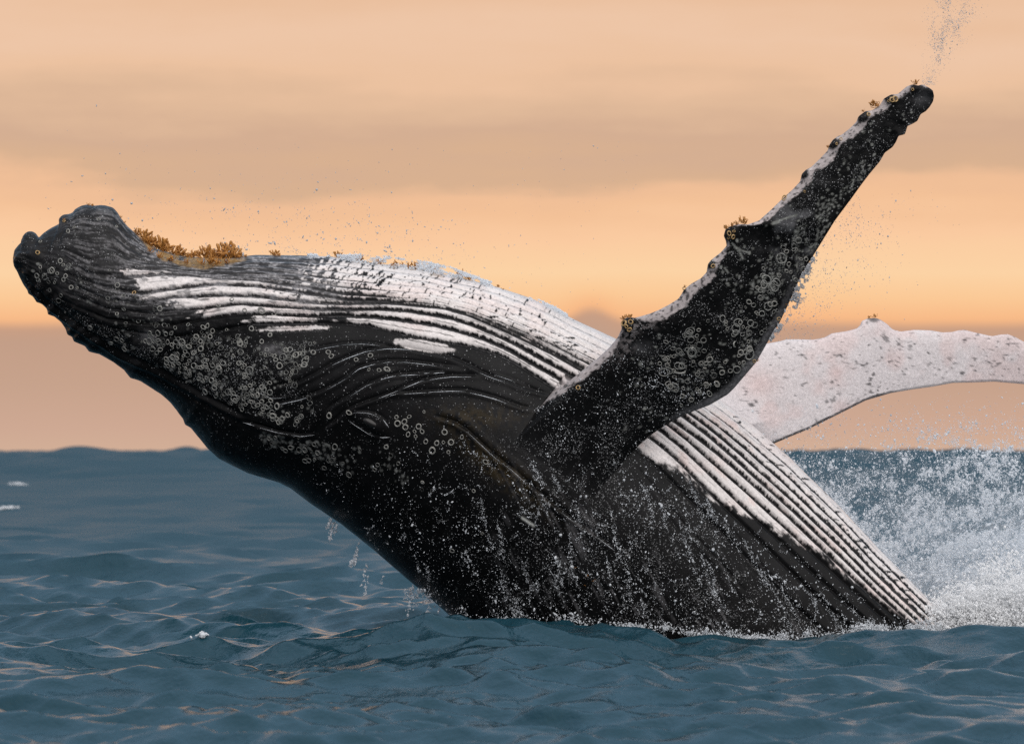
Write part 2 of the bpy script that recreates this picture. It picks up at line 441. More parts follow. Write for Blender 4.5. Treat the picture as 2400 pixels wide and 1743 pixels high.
# ---- pleat coordinate g from groove lines traced in image pixels
KEYS = [
 (0, None),
 (5, [(30,588),(60,588),(150,602),(203,640),(300,650),(380,643),(423,644),(512,651),(600,656),(700,672),(800,688),(900,694),(1000,698),(1100,722),(1200,764),(1300,808),(1400,862),(1600,975),(1653,1015),(1706,1061),(1759,1109),(1803,1147),(1850,1190),(1950,1284),(2060,1392),(2200,1520),(2400,1700)]),
 (6, [(30,596),(60,602),(150,640),(250,675),(326,686),(400,679),(459,670),(512,666),(600,671),(670,680),(723,689),(776,696),(812,703),(865,705),(970,706),(1045,714),(1112,736),(1165,758),(1217,782),(1300,824),(1400,880),(1577,985),(1626,1020),(1679,1061),(1732,1107),(1785,1153),(1838,1202),(1950,1308),(2060,1412),(2200,1540),(2400,1718)]),
 (7, [(30,602),(60,612),(150,662),(250,702),(326,711),(406,697),(459,695),(529,692),(600,695),(670,702),(741,710),(812,712),(865,710),(935,712),(970,715),(1041,722),(1094,737),(1150,761),(1203,785),(1253,809),(1300,832),(1361,867),(1450,920),(1565,994),(1609,1029),(1649,1065),(1697,1107),(1750,1153),(1803,1202),(1920,1310),(2050,1430),(2200,1562),(2400,1738)]),
 (8, [(30,608),(60,622),(150,682),(250,724),(350,734),(459,724),(512,718),(565,712),(600,715),(670,719),(741,725),(812,726),(882,725),(953,728),(988,734),(1059,746),(1112,764),(1165,786),(1217,812),(1270,842),(1347,884),(1450,946),(1550,1010),(1591,1043),(1626,1075),(1662,1110),(1706,1153),(1750,1195),(1880,1318),(2020,1448),(2200,1610),(2400,1790)]),
 (9, [(30,614),(60,632),(150,704),(250,748),(400,762),(517,741),(565,736),(635,736),(688,739),(741,742),(812,740),(882,744),(953,752),(1023,763),(1076,777),(1129,793),(1182,815),(1235,846),(1300,882),(1326,899),(1430,965),(1530,1030),(1563,1056),(1596,1086),(1640,1132),(1700,1190),(1760,1248),(1880,1365),(2020,1495),(2200,1660),(2400,1840)]),
 (10, [(30,618),(60,642),(150,718),(250,768),(400,792),(500,778),(586,760),(688,759),(759,758),(812,760),(865,765),(917,778),(970,790),(1041,803),(1076,808),(1120,817),(1165,831),(1203,849),(1253,881),(1305,915),(1400,985),(1480,1045),(1530,1085),(1580,1135),(1640,1195),(1760,1318),(1880,1435),(2020,1560),(2400,1890)]),
 (14, [(30,628),(60,660),(150,742),(250,800),(400,850),(586,850),(688,840),(759,830),(865,835),(970,860),(1076,885),(1203,935),(1305,1010),(1400,1085),(1480,1150),(1580,1245),(1700,1370),(1880,1560),(2400,2050)])]
XS = np.arange(0, 3300.0)
kcur = []
for gi, pts in KEYS:
    if pts is None: yv = TOP.y(XS)
    else:
        P_ = np.array(pts, float); yv = np.interp(XS, P_[:, 0], P_[:, 1])
        yv = smooth1(yv, 25)
    kcur.append(yv)
for i in range(1, len(kcur)):
    kcur[i] = np.maximum(kcur[i], kcur[i - 1] + 1.5 * (KEYS[i][0] - KEYS[i - 1][0]))
KG = [k_[0] for k_ in KEYS]
def pleat(x, y):
    """pleat coordinate and the local spacing of one pleat in image pixels"""
    g = np.full(x.shape, 30.0); spc = np.full(x.shape, 30.0)
    xs = np.clip(x, 0, 3290)
    ys = [np.interp(xs, XS, c) for c in kcur]
    sl = np.interp(xs, XS, np.gradient(kcur[4])); cosv = 1 / np.sqrt(1 + sl ** 2)
    for i in range(len(KG) - 1):
        f = (y - ys[i]) / (ys[i + 1] - ys[i])
        m_ = (f >= 0) & (f < 1) if i else (f < 1)
        gi = KG[i] + f * (KG[i + 1] - KG[i])
        s_ = (ys[i + 1] - ys[i]) / (KG[i + 1] - KG[i]) * cosv
        g = np.where(m_, gi, g); spc = np.where(m_, s_, spc)
    return np.maximum(g, 0.0), spc

FOLDS = [  # (line, depth in mm, x-fade)
 ([(700,826),(730,818),(760,810),(803,803),(850,801),(900,806),(930,812)], 9),
 ([(640,904),(653,902),(699,893),(741,872),(776,851),(812,835),(856,819),(909,812),(953,814),(1000,823),(1050,832),(1094,849),(1129,869),(1156,881),(1191,892),(1220,905),(1260,915),(1300,925)], 15),
 ([(640,945),(700,932),(745,916),(775,902),(803,886),(838,859),(873,848),(909,843),(953,843),(1006,849),(1060,857),(1080,860)], 14),
 ([(760,960),(794,938),(820,923),(856,900),(900,882),(935,874),(1000,871),(1030,868),(1050,867)], 13),
 ([(756,1004),(785,983),(812,957),(856,938),(900,924),(926,913),(962,899),(988,888),(1023,881),(1059,877),(1115,877),(1140,880)], 17),
 ([(900,924),(926,918),(988,914),(1059,911),(1094,912),(1129,920),(1165,930),(1200,943),(1226,952),(1262,957)], 15),
 ([(1015,974),(1030,977),(1065,986),(1094,1004),(1130,1038),(1165,1070),(1200,1095),(1270,1158),(1340,1212),(1400,1252),(1450,1290)], 20),
 ([(812,966),(834,960),(855,961),(873,964),(900,977),(921,1006)], 7),
 ([(812,972),(829,987),(865,1011),(891,1021),(920,1020)], 7),
 ([(560,981),(600,994),(653,1009),(706,1017),(750,1011)], 17),
 ([(600,905),(620,922),(640,928),(690,924),(710,915)], 5),
 ([(1150,868),(1200,885),(1240,905),(1285,921)], 7),
 ([(1540,1050),(1600,1110),(1660,1180),(1720,1250),(1800,1345),(1860,1400)], 8),
 ([(1480,1080),(1530,1140),(1600,1225),(1680,1310),(1760,1400)], 7),
]
MOUTH = Poly([(55,660),(71,680),(97,705),(123,728),(159,756),(212,793),(282,837),(379,880),(494,945),(565,981),(620,1000)], 9)
def fold_height(x, y):
    h = np.zeros_like(x); glint = np.zeros_like(x)
    for pts, mm in FOLDS:
        P_ = Poly(pts, 15); xs = P_.q[:, 0]; x0, x1 = xs.min(), xs.max()
        sel = (x > x0) & (x < x1)
        if not sel.any(): continue
        X_ = x[sel]; yy = P_.y(X_)
        xr = np.arange(x0, x1 + 1); sl = np.interp(X_, xr, smooth1(np.gradient(P_.y(xr)), 9))
        d_ = (y[sel] - yy) / np.sqrt(1 + sl ** 2)
        fade = sst(X_, x0, x0 + 26) * sst(-X_, -x1, -x1 + 40)
        hh = -gauss(d_, 3.6) * 1.0 + 0.75 * gauss(d_ - 9, 6) + 0.35 * gauss(d_ + 13, 9)
        h[sel] += hh * fade * mm * 0.001
        glint[sel] = np.maximum(glint[sel], gauss(d_ - 4.6, 1.8) * fade)
    # jaw line ridge
    sel = (x > 50) & (x < 620)
    yy = MOUTH.y(x[sel]); d_ = (y[sel] - yy) * 0.8
    f = sst(x[sel], 55, 80) * sst(-x[sel], -620, -520)
    h[sel] += f * (0.016 * gauss(d_, 4.5) - 0.016 * gauss(d_ + 9, 5) - 0.012 * gauss(d_ - 10, 5))
    # eye bulge between its lids
    a_ = R(28); ex = (x - 868) * math.cos(a_) + (y - 991) * math.sin(a_); ey = -(x - 868) * math.sin(a_) + (y - 991) * math.cos(a_)
    h += 0.03 * np.exp(-(ex / 42) ** 2 - (ey / 19) ** 2)
    return h, glint
TUBERCLES = [(83,592,17,.035),(48,602,11,.03),(72,600,9,.02),(150,515,13,.03),(40,612,8,.025),(60,640,8,.02),(92,672,9,.03),(112,690,10,.03),(130,705,9,.025),(208,632,8,.02),
    (95,566,8,.02),(220,640,7,.015),(336,660,6,.012),(396,688,8,.012),(355,640,6,.015),(380,640,6,.015),(340,656,7,.016),(478,690,7,.016),(500,688,7,.016),(520,686,6,.013),(588,686,8,.016),(612,690,7,.014),(480,660,6,.014),(640,735,7,.014),(280,700,8,.016),(300,730,8,.014),
    (180,720,9,.018),(230,760,9,.018),(300,790,8,.016),(150,690,8,.02)]
def bump_height(x, y):
    h = np.zeros_like(x)
    for bx, by, r, a_ in TUBERCLES:
        sel = (np.abs(x - bx) < 2.5 * r) & (np.abs(y - by) < 2.5 * r)
        h[sel] += a_ * np.exp(-((x[sel] - bx) ** 2 + (y[sel] - by) ** 2) / r ** 2)
    return h

# ---- small round scars and specks: a raster of pigment marks
W_, H_ = 2400, 1743
SCAR = np.zeros((H_, W_), np.float32)
def stamp_ring(x, y, r, w, v, squash=1.0, rot=0.0, fill=0.0):
    R_ = int(r + 3 * w + 2); x0, y0 = int(x) - R_, int(y) - R_
    if x0 < 0 or y0 < 0 or x0 + 2 * R_ + 1 >= W_ or y0 + 2 * R_ + 1 >= H_: return
    gy, gx = np.mgrid[y0:y0 + 2 * R_ + 1, x0:x0 + 2 * R_ + 1]
    ux, uy = gx - x, gy - y
    rx = ux * math.cos(rot) + uy * math.sin(rot); ry = (-ux * math.sin(rot) + uy * math.cos(rot)) / squash
    rr = np.hypot(rx, ry)
    m_ = np.maximum(gauss(rr - r, w), fill * (rr < r)) * v
    S = SCAR[y0:y0 + 2 * R_ + 1, x0:x0 + 2 * R_ + 1]
    np.maximum(S, m_, out=S)
def inpoly(px, py, poly):
    P_ = np.array(poly); n = len(P_); c = np.zeros(px.shape, bool); j = n - 1
    for i in range(n):
        xi, yi = P_[i]; xj, yj = P_[j]
        c ^= ((yi > py) != (yj > py)) & (px < (xj - xi) * (py - yi) / (yj - yi + 1e-9) + xi)
        j = i
    return c
def scatter(poly, n, rng, clump=0.5, sc=45.0, seed=3):
    P_ = np.array(poly); out = []
    while len(out) < n:
        x = rng.uniform(P_[:, 0].min(), P_[:, 0].max(), 4000); y = rng.uniform(P_[:, 1].min(), P_[:, 1].max(), 4000)
        k_ = inpoly(x, y, poly) & (rng.random(4000) < sst(fbm(x / sc, y / sc, seed, 2), clump - 0.2, clump + 0.2))
        out += list(zip(x[k_], y[k_]))
    return out[:n]
CHEEK = [(70,610),(160,620),(250,668),(340,700),(430,745),(520,770),(600,790),(640,800),(745,800),(720,860),(690,905),(730,930),(740,975),(690,1000),(600,975),(500,930),(380,865),(270,815),(150,735),(85,670)]
CHEEK_LOW = [(330,780),(450,780),(640,800),(735,830),(690,890),(640,900),(640,930),(720,960),(690,1000),(600,970),(480,910),(380,850)]
FLIP_RINGS = [(1600,960),(1720,890),(1790,790),(1850,690),(1895,610),(1870,560),(1800,600),(1760,700),(1700,740),(1620,760),(1560,800),(1540,860),(1570,920)]
FLIP_ALL = [(1320,920),(1400,865),(1480,780),(1560,750),(1640,690),(1690,610),(1730,560),(1810,520),(1880,450),(1960,360),(2050,280),(2120,230),(2140,265),(2060,350),(1990,450),(1930,560),(1880,650),(1800,780),(1700,910),(1600,960),(1500,1030)]
FLIP_BASE = [(1300,930),(1450,830),(1560,850),(1600,940),(1500,1030),(1400,1060),(1280,1040)]
rs = np.random.default_rng(21)
BARN = []           # raised barnacles (x, y, radius, kind)
for x, y in scatter(CHEEK_LOW, 62, rs, 0.53, 26): BARN.append((x, y, rs.uniform(4.6, 7.6), 0))
for x, y in scatter(CHEEK, 44, rs, 0.45): BARN.append((x, y, rs.uniform(4.2, 7.6), 0))
for x, y in [(165,1005),(335,1000),(270,1065),(180,1090),(285,1140),(460,1130),(405,1195),(505,1195),(320,1235),(420,1260),(530,935),(805,1205),(700,1350),(790,1340),(890,1340),(555,1330),(1035,1270),(855,1470),(640,1450),(1350,1600),(30,1400),(40,370)]:
    BARN.append((900 + x / 5.67, 800 + y / 5.67, rs.uniform(5.8, 7.4), 0))
for x, y in [(775,1265),(960,1390),(1000,1445),(1520,1435),(1330,1490),(1500,1620),(1635,1630),(1740,1610),(500,1435),(640,1555),(185,1160)]:
    BARN.append((600 + x / 5.67, 580 + y / 5.67, rs.uniform(5.5, 7.2), 0))
for x, y in [(1235,1060),(1730,1515),(295,1185),(970,1100)]: BARN.append((600 + x / 5.67, 780 + y / 5.67, rs.uniform(6, 8), 0))
for x, y in [(1000,1285),(1125,1335),(1310,1320),(1640,1305),(1885,1390),(1490,1505),(1185,1505),(1380,915),(1550,1060),(1775,1065),(1200,990),(1940,1110)]: BARN.append((300 + x / 5.67, 540 + y / 5.67, rs.uniform(5.5, 7.5), 0))
for x, y in [(905,465),(985,415),(1310,310),(535,940),(870,1060),(945,1210),(535,600),(1550,400),(800,860),(1455,985),(1560,1180)]: BARN.append((x / 5.67, 460 + y / 5.67, rs.uniform(5.5, 7.5), 0))
for x, y in scatter(FLIP_RINGS, 72, rs, 0.5, 40, 8): BARN.append((x, y, rs.uniform(4.8, 8.0), 0))
for x, y in [(990,1130),(1110,1150),(1060,1290),(1130,1250)]: BARN.append((x, y, 6.3, 0))
# live golden barnacles
for x, y in [(1468,765),(1462,757),(1475,772),(1478,754),(1709,547),(1720,542),(1708,558),(1718,555),(1671,623),(1886,449),(1838,464),(1961,337),(1971,326),(2036,268),(2083,237),(2091,234),(2098,232),(2139,210),(1825,747),(1768,846),(1355,908),(2178,254),(1604,676)]:
    BARN.append((x, y, rs.uniform(5.2, 6.4), 1))
for x, y in [(88,592),(150,518),(314,686)]: BARN.append((x, y, rs.uniform(5, 6.5), 1))
# thin round scars: low rings that stay joined in one part
THIN = []
for x, y in scatter(CHEEK, 190, rs, 0.55, 28): THIN.append((x, y, rs.uniform(3.4, 7.2), rs.uniform(0.05, 0.28)))
for x, y in scatter(CHEEK_LOW, 100, rs, 0.53, 26): THIN.append((x, y, rs.uniform(3.6, 6.5), rs.uniform(0.12, 0.36)))
for x, y in scatter(FLIP_RINGS, 115, rs, 0.52, 30, 8): THIN.append((x, y, rs.uniform(3.6, 9.5), rs.uniform(0.10, 0.36)))
for x, y in scatter([(560,1000),(800,1030),(1000,1060),(1060,1150),(900,1160),(700,1080)], 34, rs, 0.5): THIN.append((x, y, rs.uniform(4, 7), rs.uniform(0.05, 0.22)))
# flat scars and specks (pigment)
for x, y in scatter(CHEEK, 170, rs, 0.48, 30): stamp_ring(x, y, rs.uniform(1.4, 3.6), 1.1, rs.uniform(0.03, 0.22), rs.uniform(0.6, 1), rs.uniform(0, 3), 1.0)
for x, y in scatter([(560,1000),(700,1030),(800,1040),(900,1060),(980,1120),(900,1150),(760,1080),(620,1040)], 150, rs, 0.45): stamp_ring(x, y, rs.uniform(1, 3.6), 1.0, rs.uniform(0.06, 0.22), 0.8, rs.uniform(0, 3), 0.9)
for x, y in scatter(FLIP_ALL, 170, rs, 0.5, 50, 8): stamp_ring(x, y, rs.uniform(1.4, 3.4), 1.1, rs.uniform(0.05, 0.30), rs.uniform(0.6, 1), rs.uniform(0, 3), 1.0)
for x, y in scatter([(1745,690),(1860,690),(1900,600),(1980,470),(2060,370),(1990,380),(1880,520),(1800,600)], 420, rs, 0.5, 25, 4): stamp_ring(x, y, rs.uniform(0.8, 2.6), 1.0, rs.uniform(0.08, 0.3), 0.6, rs.uniform(0, 3), 1.0)
def stroke(pts, w, v):
    for (x0, y0), (x1, y1) in zip(pts[:-1], pts[1:]):
        n = int(math.hypot(x1 - x0, y1 - y0) / 1.2) + 1
        for i in range(n):
            stamp_ring(x0 + (x1 - x0) * i / n, y0 + (y1 - y0) * i / n, 0.4, w, v)
stroke([(1716,570),(1733,590),(1742,607)], 1.6, 0.35); stroke([(1722,578),(1740,588),(1756,592)], 1.6, 0.3)
stroke([(1698,627),(1707,640)], 1.3, 0.3); stroke([(1690,656),(1716,652)], 0.9, 0.18); stroke([(1812,522),(1840,512),(1868,504)], 2.4, 0.3); stroke([(1812,524),(1826,520)], 3.2, 0.3)
stroke([(1224,1213),(1240,1224),(1252,1232)], 2.6, 0.5)
def sample(img, x, y):
    xi = np.clip(x, 0, W_ - 2); yi = np.clip(y, 0, H_ - 2)
    x0 = xi.astype(int); y0 = yi.astype(int); fx = xi - x0; fy = yi - y0
    return (img[y0, x0] * (1 - fx) + img[y0, x0 + 1] * fx) * (1 - fy) + (img[y0 + 1, x0] * (1 - fx) + img[y0 + 1, x0 + 1] * fx) * fy

# ---- body relief and pigment
WIDTHS = {  # half width of the dark groove on each pleat line along the body
 10: ([300, 3000], [5, 5]), 9: ([400, 690, 770, 870, 1000, 1300, 1500, 2200], [3.0, 3.4, 7.0, 5, 5, 6, 4.2, 3.4]),
 8: ([400, 690, 780, 880, 1000, 1300, 1500, 2200], [3.2, 3.6, 5.2, 4.8, 5, 5.5, 4.2, 3.4]), 7: ([300, 690, 780, 880, 1000, 1300, 1500, 2200], [3.2, 3.6, 5.0, 4.6, 4.5, 4.5, 3.6, 3.4]),
 6: ([300, 700, 860, 960, 1060, 1160, 1350, 1600, 2200], [3.2, 4.0, 6, 2.2, 0.8, 3.0, 3.6, 4.4, 4]), 5: ([300, 700, 860, 960, 1080, 1200, 1350, 1600, 2200], [4, 5, 3.5, 0.6, 0.5, 1.6, 2.4, 4.2, 4]),
 4: ([300, 860, 960, 1200, 1350, 1600, 1650, 2200], [4, 1.5, 0.3, 0.3, 0.8, 3.0, 4, 4]), 3: ([300, 860, 960, 1350, 1600, 1750, 2200], [4, 1, 0.2, 0.3, 1.5, 3.2, 4.5]),
 2: ([300, 860, 1350, 1650, 1800, 2200], [3, .4, .2, .6, 2.4, 3.5]), 1: ([300, 860, 1350, 1750, 1900, 2200], [3, .3, .2, .5, 1.6, 3]), 0: ([300, 3000], [0, 0])}
GATES = {9: [(588, 750), (806, 2190)], 8: [(470, 2190)], 7: [(405, 2190)], 6: [(345, 2190)], 5: [(320, 2200)],
         4: [(295, 435), (640, 2210)], 3: [(700, 2220)], 2: [(705, 2230)], 1: [(715, 2240)], 0: [(725, 2250)]}
LOWB = np.array([(1400, 1010), (1480, 1062), (1530, 1082), (1600, 1108), (1690, 1184), (1740, 1204), (1822, 1242), (1880, 1272), (1935, 1306), (1990, 1350), (2050, 1398), (2120, 1444), (2190, 1490), (2300, 1560)], float)
def body_skin(x, y, g, spc):
    e = fbm(x / 9, y / 9, 1, 3); e2 = fbm(x / 3.2, y / 3.2, 2, 2)
    gi = np.floor(g); fr = g - gi
    near_i = np.where(fr < 0.5, gi, gi + 1); dist = np.minimum(fr, 1 - fr) * spc
    hw = np.zeros_like(x)
    for k_, (xs, ws) in WIDTHS.items():
        hw = np.where(near_i == k_, np.interp(x, xs, ws), hw)
    hw = np.where(near_i > 10, 5, hw)
    jag = hw * (0.55 + 0.95 * e) + (e2 - 0.5) * np.minimum(4.0, 1.2 + hw * 0.6)
    dark_groove = 1 - sst(dist - jag, -0.9, 0.9)
    open_ = np.zeros_like(x)
    xw = x + (fbm(x / 26, g * 3.1, 4, 3) - 0.5) * 80 + (e2 - 0.5) * 22
    for k_, iv in GATES.items():
        m_ = gi == k_
        o = np.zeros_like(x)
        for a_, b_ in iv: o = np.maximum(o, sst(xw, a_ - 7, a_ + 7) * sst(-xw, -b_ - 7, -b_ + 7))
        open_ = np.where(m_, o, open_)
    # lowest white lick and the two small patches
    m_ = (gi == 10) & (y < np.interp(x, [600, 700, 760, 790], [786, 782, 776, 770]))
    open_ = np.where(m_, sst(xw, 608, 625) * sst(-xw, -782, -765), open_)
    pat = sst(-(np.abs((x - 995) / 70) ** 2.2 + np.abs((y - (810 + (x - 995) * 0.14)) / 12.5) ** 2 + (e - .5) * 0.9), -1.1, -0.85)
    open_ = np.maximum(open_, pat); dark_groove = dark_groove * (1 - pat)
    lowb = np.interp(x, LOWB[:, 0], LOWB[:, 1]) + (fbm(x / 26, y / 26, 6, 4) - 0.5) * 26 + (fbm(x / 14 + y / 20, (y - x) / 5, 38, 2) - 0.5) * 26 + (e2 - 0.5) * 10
    open_ = np.where(x > 1400, open_ * sst(-(y - lowb), -7, 7), open_)
    # right flank: the narrow pale tongue beside the shoulder
    soft = 0.74 + 0.26 * sst(dist - jag, -0.5, 6.5)
    half = np.abs(fr - (0.5 + 0.18 * (fbm(x / 60, gi * 7.3, 27, 2) - 0.5))) * spc      # fine creases between the main grooves
    crease = (1 - sst(half - 1.5 * fbm(x / 14, gi * 3.7, 28, 2), -0.4, 0.8)) * sst(fbm(x / 55, gi * 5.1, 29, 2), 0.46, 0.58) * (hw > 1.5)
    crease = np.maximum(crease, 0.8 * sst(fbm(x / 20, g * 3.4, 34, 2), 0.66, 0.74) * sst(-x, -1000, -800) * (hw > 1.5))
    white = open_ * (1 - dark_groove) * np.where(hw > 1.5, soft + (1 - soft) * 0.75 * sst(x, 1350, 1550), 1) * (1 - 0.85 * crease * (1 - 0.6 * sst(x, 1400, 1500)))
    # oblique dark flecks on the pale belly
    a_ = R(-38); fx = (x * math.cos(a_) + y * math.sin(a_)); fy = (-x * math.sin(a_) + y * math.cos(a_))
    fl = fbm(fx / 12, fy / 3.6, 7, 2)
    dens = np.interp(x, [640, 720, 770, 830, 930, 1050, 1200, 1500], [1.15, 0.98, 0.78, 0.5, 0.26, 0.12, 0.02, 0]) * sst(-g, -7.2, -5.0) * sst(x, 610, 700)
    dens = np.maximum(dens, 0.30 * sst(-g, -1.6, -0.4) * sst(-x, -1180, -1000))
    a2 = R(14); gx = (x * math.cos(a2) + y * math.sin(a2)); gy = (-x * math.sin(a2) + y * math.cos(a2))
    fl2 = fbm(gx / 17, gy / 4.0, 9, 2)
    dens2 = 0.34 * np.exp(-((g - 4.6) / 1.5) ** 2) * sst(x, 1100, 1280) * sst(-x, -1480, -1400)
    dens2 = np.maximum(dens2, 0.26 * np.exp(-((g - 1.2) / 1.2) ** 2) * sst(x, 1700, 1850))
    white = white * (1 - sst(fl, 0.74 - 0.36 * dens, 0.80 - 0.36 * dens) * (dens > 0.01)) * (1 - sst(fl2, 0.78 - 0.36 * dens2, 0.83 - 0.36 * dens2) * (dens2 > 0.01))
    spk = sst(fbm(x / 3.0, y / 3.0, 12, 1), 0.955, 0.985)
    white = white * (1 - 0.5 * spk)
    pink = sst(fbm(x / 70, y / 40, 15, 3), 0.48, 0.72)
    tone = (0.86 + 0.16 * fbm(x / 30, g * 2, 16, 3)) * (0.90 + 0.16 * fbm(x / 5, y / 5, 17, 2))
    wc = np.stack([0.79 + 0 * x, 0.73 - 0.035 * pink, 0.70 - 0.04 * pink], -1) * tone[..., None]
    blush = 0.5 * sst(fbm(x / 40 + 3, g * 1.5, 18, 2), 0.64, 0.8) * (x > 1500)
    wc[..., 1] *= 1 - 0.16 * blush; wc[..., 2] *= 1 - 0.2 * blush
    # dark skin
    base = 0.0020 + 0.006 * fbm(x / 25, y / 25, 20, 4)
    chin = sst(-g, -9.5, -6) * sst(-x, -880, -720) * (0.42 + 0.58 * sst(x, 230, 430))
    base = base + chin * (0.022 + 0.03 * e)
    upper = sst(-(y - (860 + (x - 700) * 0.42)), -120, 80) * sst(x, 600, 760)
    base = base + 0.005 * upper
    strk = fbm(x / 40, g * 8.0, 22, 2) * 0.65 + fbm(x / 12, y / 4, 23, 2) * 0.35
    line = sst(strk, 0.49, 0.60) * chin * sst(x, 110, 190)
    base = base + line * (0.08 + 0.36 * e2 * e2)
    inner = gauss(dist, 1.3) * (open_ > 0.3) * (hw > 4) * 0.09 * e
    base = base + inner
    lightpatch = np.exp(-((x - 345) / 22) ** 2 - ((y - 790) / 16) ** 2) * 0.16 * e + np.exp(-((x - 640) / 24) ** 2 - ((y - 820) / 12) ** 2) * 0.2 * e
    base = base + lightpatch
    fa = R(62); fu = x * math.cos(fa) + y * math.sin(fa); fv = -x * math.sin(fa) + y * math.cos(fa)      # foamy runs of water, their soft sheen painted into the pigment
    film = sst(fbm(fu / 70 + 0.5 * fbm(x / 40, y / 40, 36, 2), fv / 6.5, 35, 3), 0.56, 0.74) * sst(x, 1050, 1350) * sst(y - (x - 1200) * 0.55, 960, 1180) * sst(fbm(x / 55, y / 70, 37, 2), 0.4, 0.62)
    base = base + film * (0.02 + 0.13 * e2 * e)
    haze_ = sst(fbm(x / 60, y / 60, 25, 3), 0.5, 0.72) * (x > 1150) * 0.003
    base = base + haze_
    scar = sample(SCAR, x, y)
    dk = np.stack([base * 1.02, base * 0.98, base * 1.0], -1)
    brown = np.exp(-((x - 1180) / 95) ** 2 - ((y - 1105 - (x - 1180) * .75) / 34) ** 2) + 0.8 * np.exp(-((x - 1120) / 90) ** 2 - ((y - 975) / 26) ** 2)
    brown = brown * sst(e, 0.3, 0.65)
    dk = dk + brown[..., None] * np.array([0.030, 0.020, 0.006])
    dk = np.maximum(dk, (scar[..., None] * np.array([1.0, 1.0, 0.93]) * (0.55 + 0.7 * e2[..., None])))
    wcol = wc * (1 - 0.0 * scar[..., None])
    c = dk * (1 - white[..., None]) + wcol * white[..., None]
    # golden growth along the chin ridge
    ty = TOP.y(x)
    gold = sst(-(y - ty - np.interp(x, [330, 380, 480, 560, 620], [6, 22, 26, 14, 3])), -3, 3) * sst(x, 320, 345) * sst(-x, -590, -555) * sst(e, 0.28, 0.5)
    gold = np.maximum(gold, 0.6 * sst(-(y - ty - 9), -3, 3) * sst(x, 800, 850) * sst(-x, -1120, -1080) * sst(e, 0.5, 0.62))
    c = c * (1 - gold[..., None]) + gold[..., None] * (np.array([0.26, 0.165, 0.075]) * (0.6 + 0.8 * e2[..., None]))
    return c, white

qx, qy = Q[..., 0], Q[..., 1]
G, SP = pleat(qx, qy)
frG = np.abs(G - np.round(G)) * SP
relief = np.zeros_like(qx)
am = np.interp(qx, [150, 330, 700, 1000, 1500, 2300], [0.003, 0.014, 0.014, 0.014, 0.018, 0.018]) * sst(-G, -10.6, -9.6)
am = am * np.interp(G, [0, 3.5, 5.5, 10], [0.42, 0.5, 1, 1])
relief += am * (1 - 2.0 * gauss(frG, 4.0) - 0.0)
fh, GLINT = fold_height(qx, qy)
relief += fh + bump_height(qx, qy)
relief += 0.010 * (fbm(qx / 60, qy / 60, 30, 3) - 0.5) + 0.013 * (fbm(qx / 11, qy / 11, 31, 3) - 0.5) * sst(-qx, -800, -380)
# normals of the smooth hull
du = np.gradient(BODY, axis=0)
dv = np.empty_like(BODY)
dv[:, 1:-1] = BODY[:, 2:] - BODY[:, :-2]; dv[:, 0] = BODY[:, 1] - BODY[:, -1]; dv[:, -1] = BODY[:, 0] - BODY[:, -2]
nb = np.cross(dv, du); nb /= np.linalg.norm(nb, axis=-1, keepdims=True) + 1e-12
cen = at(0.5 * (PT + PB)[:, 0], 0.5 * (PT + PB)[:, 1], np.zeros(NU))
flip = ((BODY - cen[:, None]) * nb).sum(-1) < 0
nb = np.where(flip[..., None], -nb, nb)
edge = np.clip(np.abs(sa) / 0.25, 0, 1)[None, :]
BODY = BODY + nb * (relief * (0.25 + 0.75 * edge))[..., None]
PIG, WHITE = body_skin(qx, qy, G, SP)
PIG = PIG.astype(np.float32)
hidden = np.zeros_like(qx)

cheek_m = inpoly(qx, qy, CHEEK).astype(np.float32) * sst(fbm(qx / 40, qy / 40, 90, 3), 0.32, 0.62)
flank_m = sst(qx, 1000, 1300) * sst(qy, 960, 1120) * sst(fbm(qx / 45, qy / 45, 91, 3), 0.36, 0.62)
SPK = (0.62 * cheek_m + 0.50 * flank_m + 0.10) * (1 - WHITE) * sst(G, 9, 11) + 0.35 * (1 - WHITE) * sst(-G, -9, -7) * sst(-qx, -500, -380) * sst(fbm(qx / 30, qy / 30, 92, 2), .4, .6)
specks = [SPK.reshape(-1)]
verts = [BODY.reshape(-1, 3)]; cols = [PIG.reshape(-1, 3)]
VI = np.arange(NU * NA).reshape(NU, NA)
nxt = np.roll(VI, -1, axis=1)
FQ = np.stack([VI[:-1], VI[1:], nxt[1:], nxt[:-1]], -1)         # (NU-1, NA, 4)
keep = np.ones((NU - 1, NA), bool)
nv = NU * NA
tris = []
for row, c_ in ((0, cen[0]), (NU - 1, cen[-1])):                # close the ends
    verts.append(c_[None]); cols.append(PIG[row, 0][None]); specks.append(np.zeros(1))
    a_, b_ = VI[row], nxt[row]
    tris.append(np.stack([np.full(NA, nv), a_, b_] if row == 0 else [np.full(NA, nv), b_, a_], -1)); nv += 1

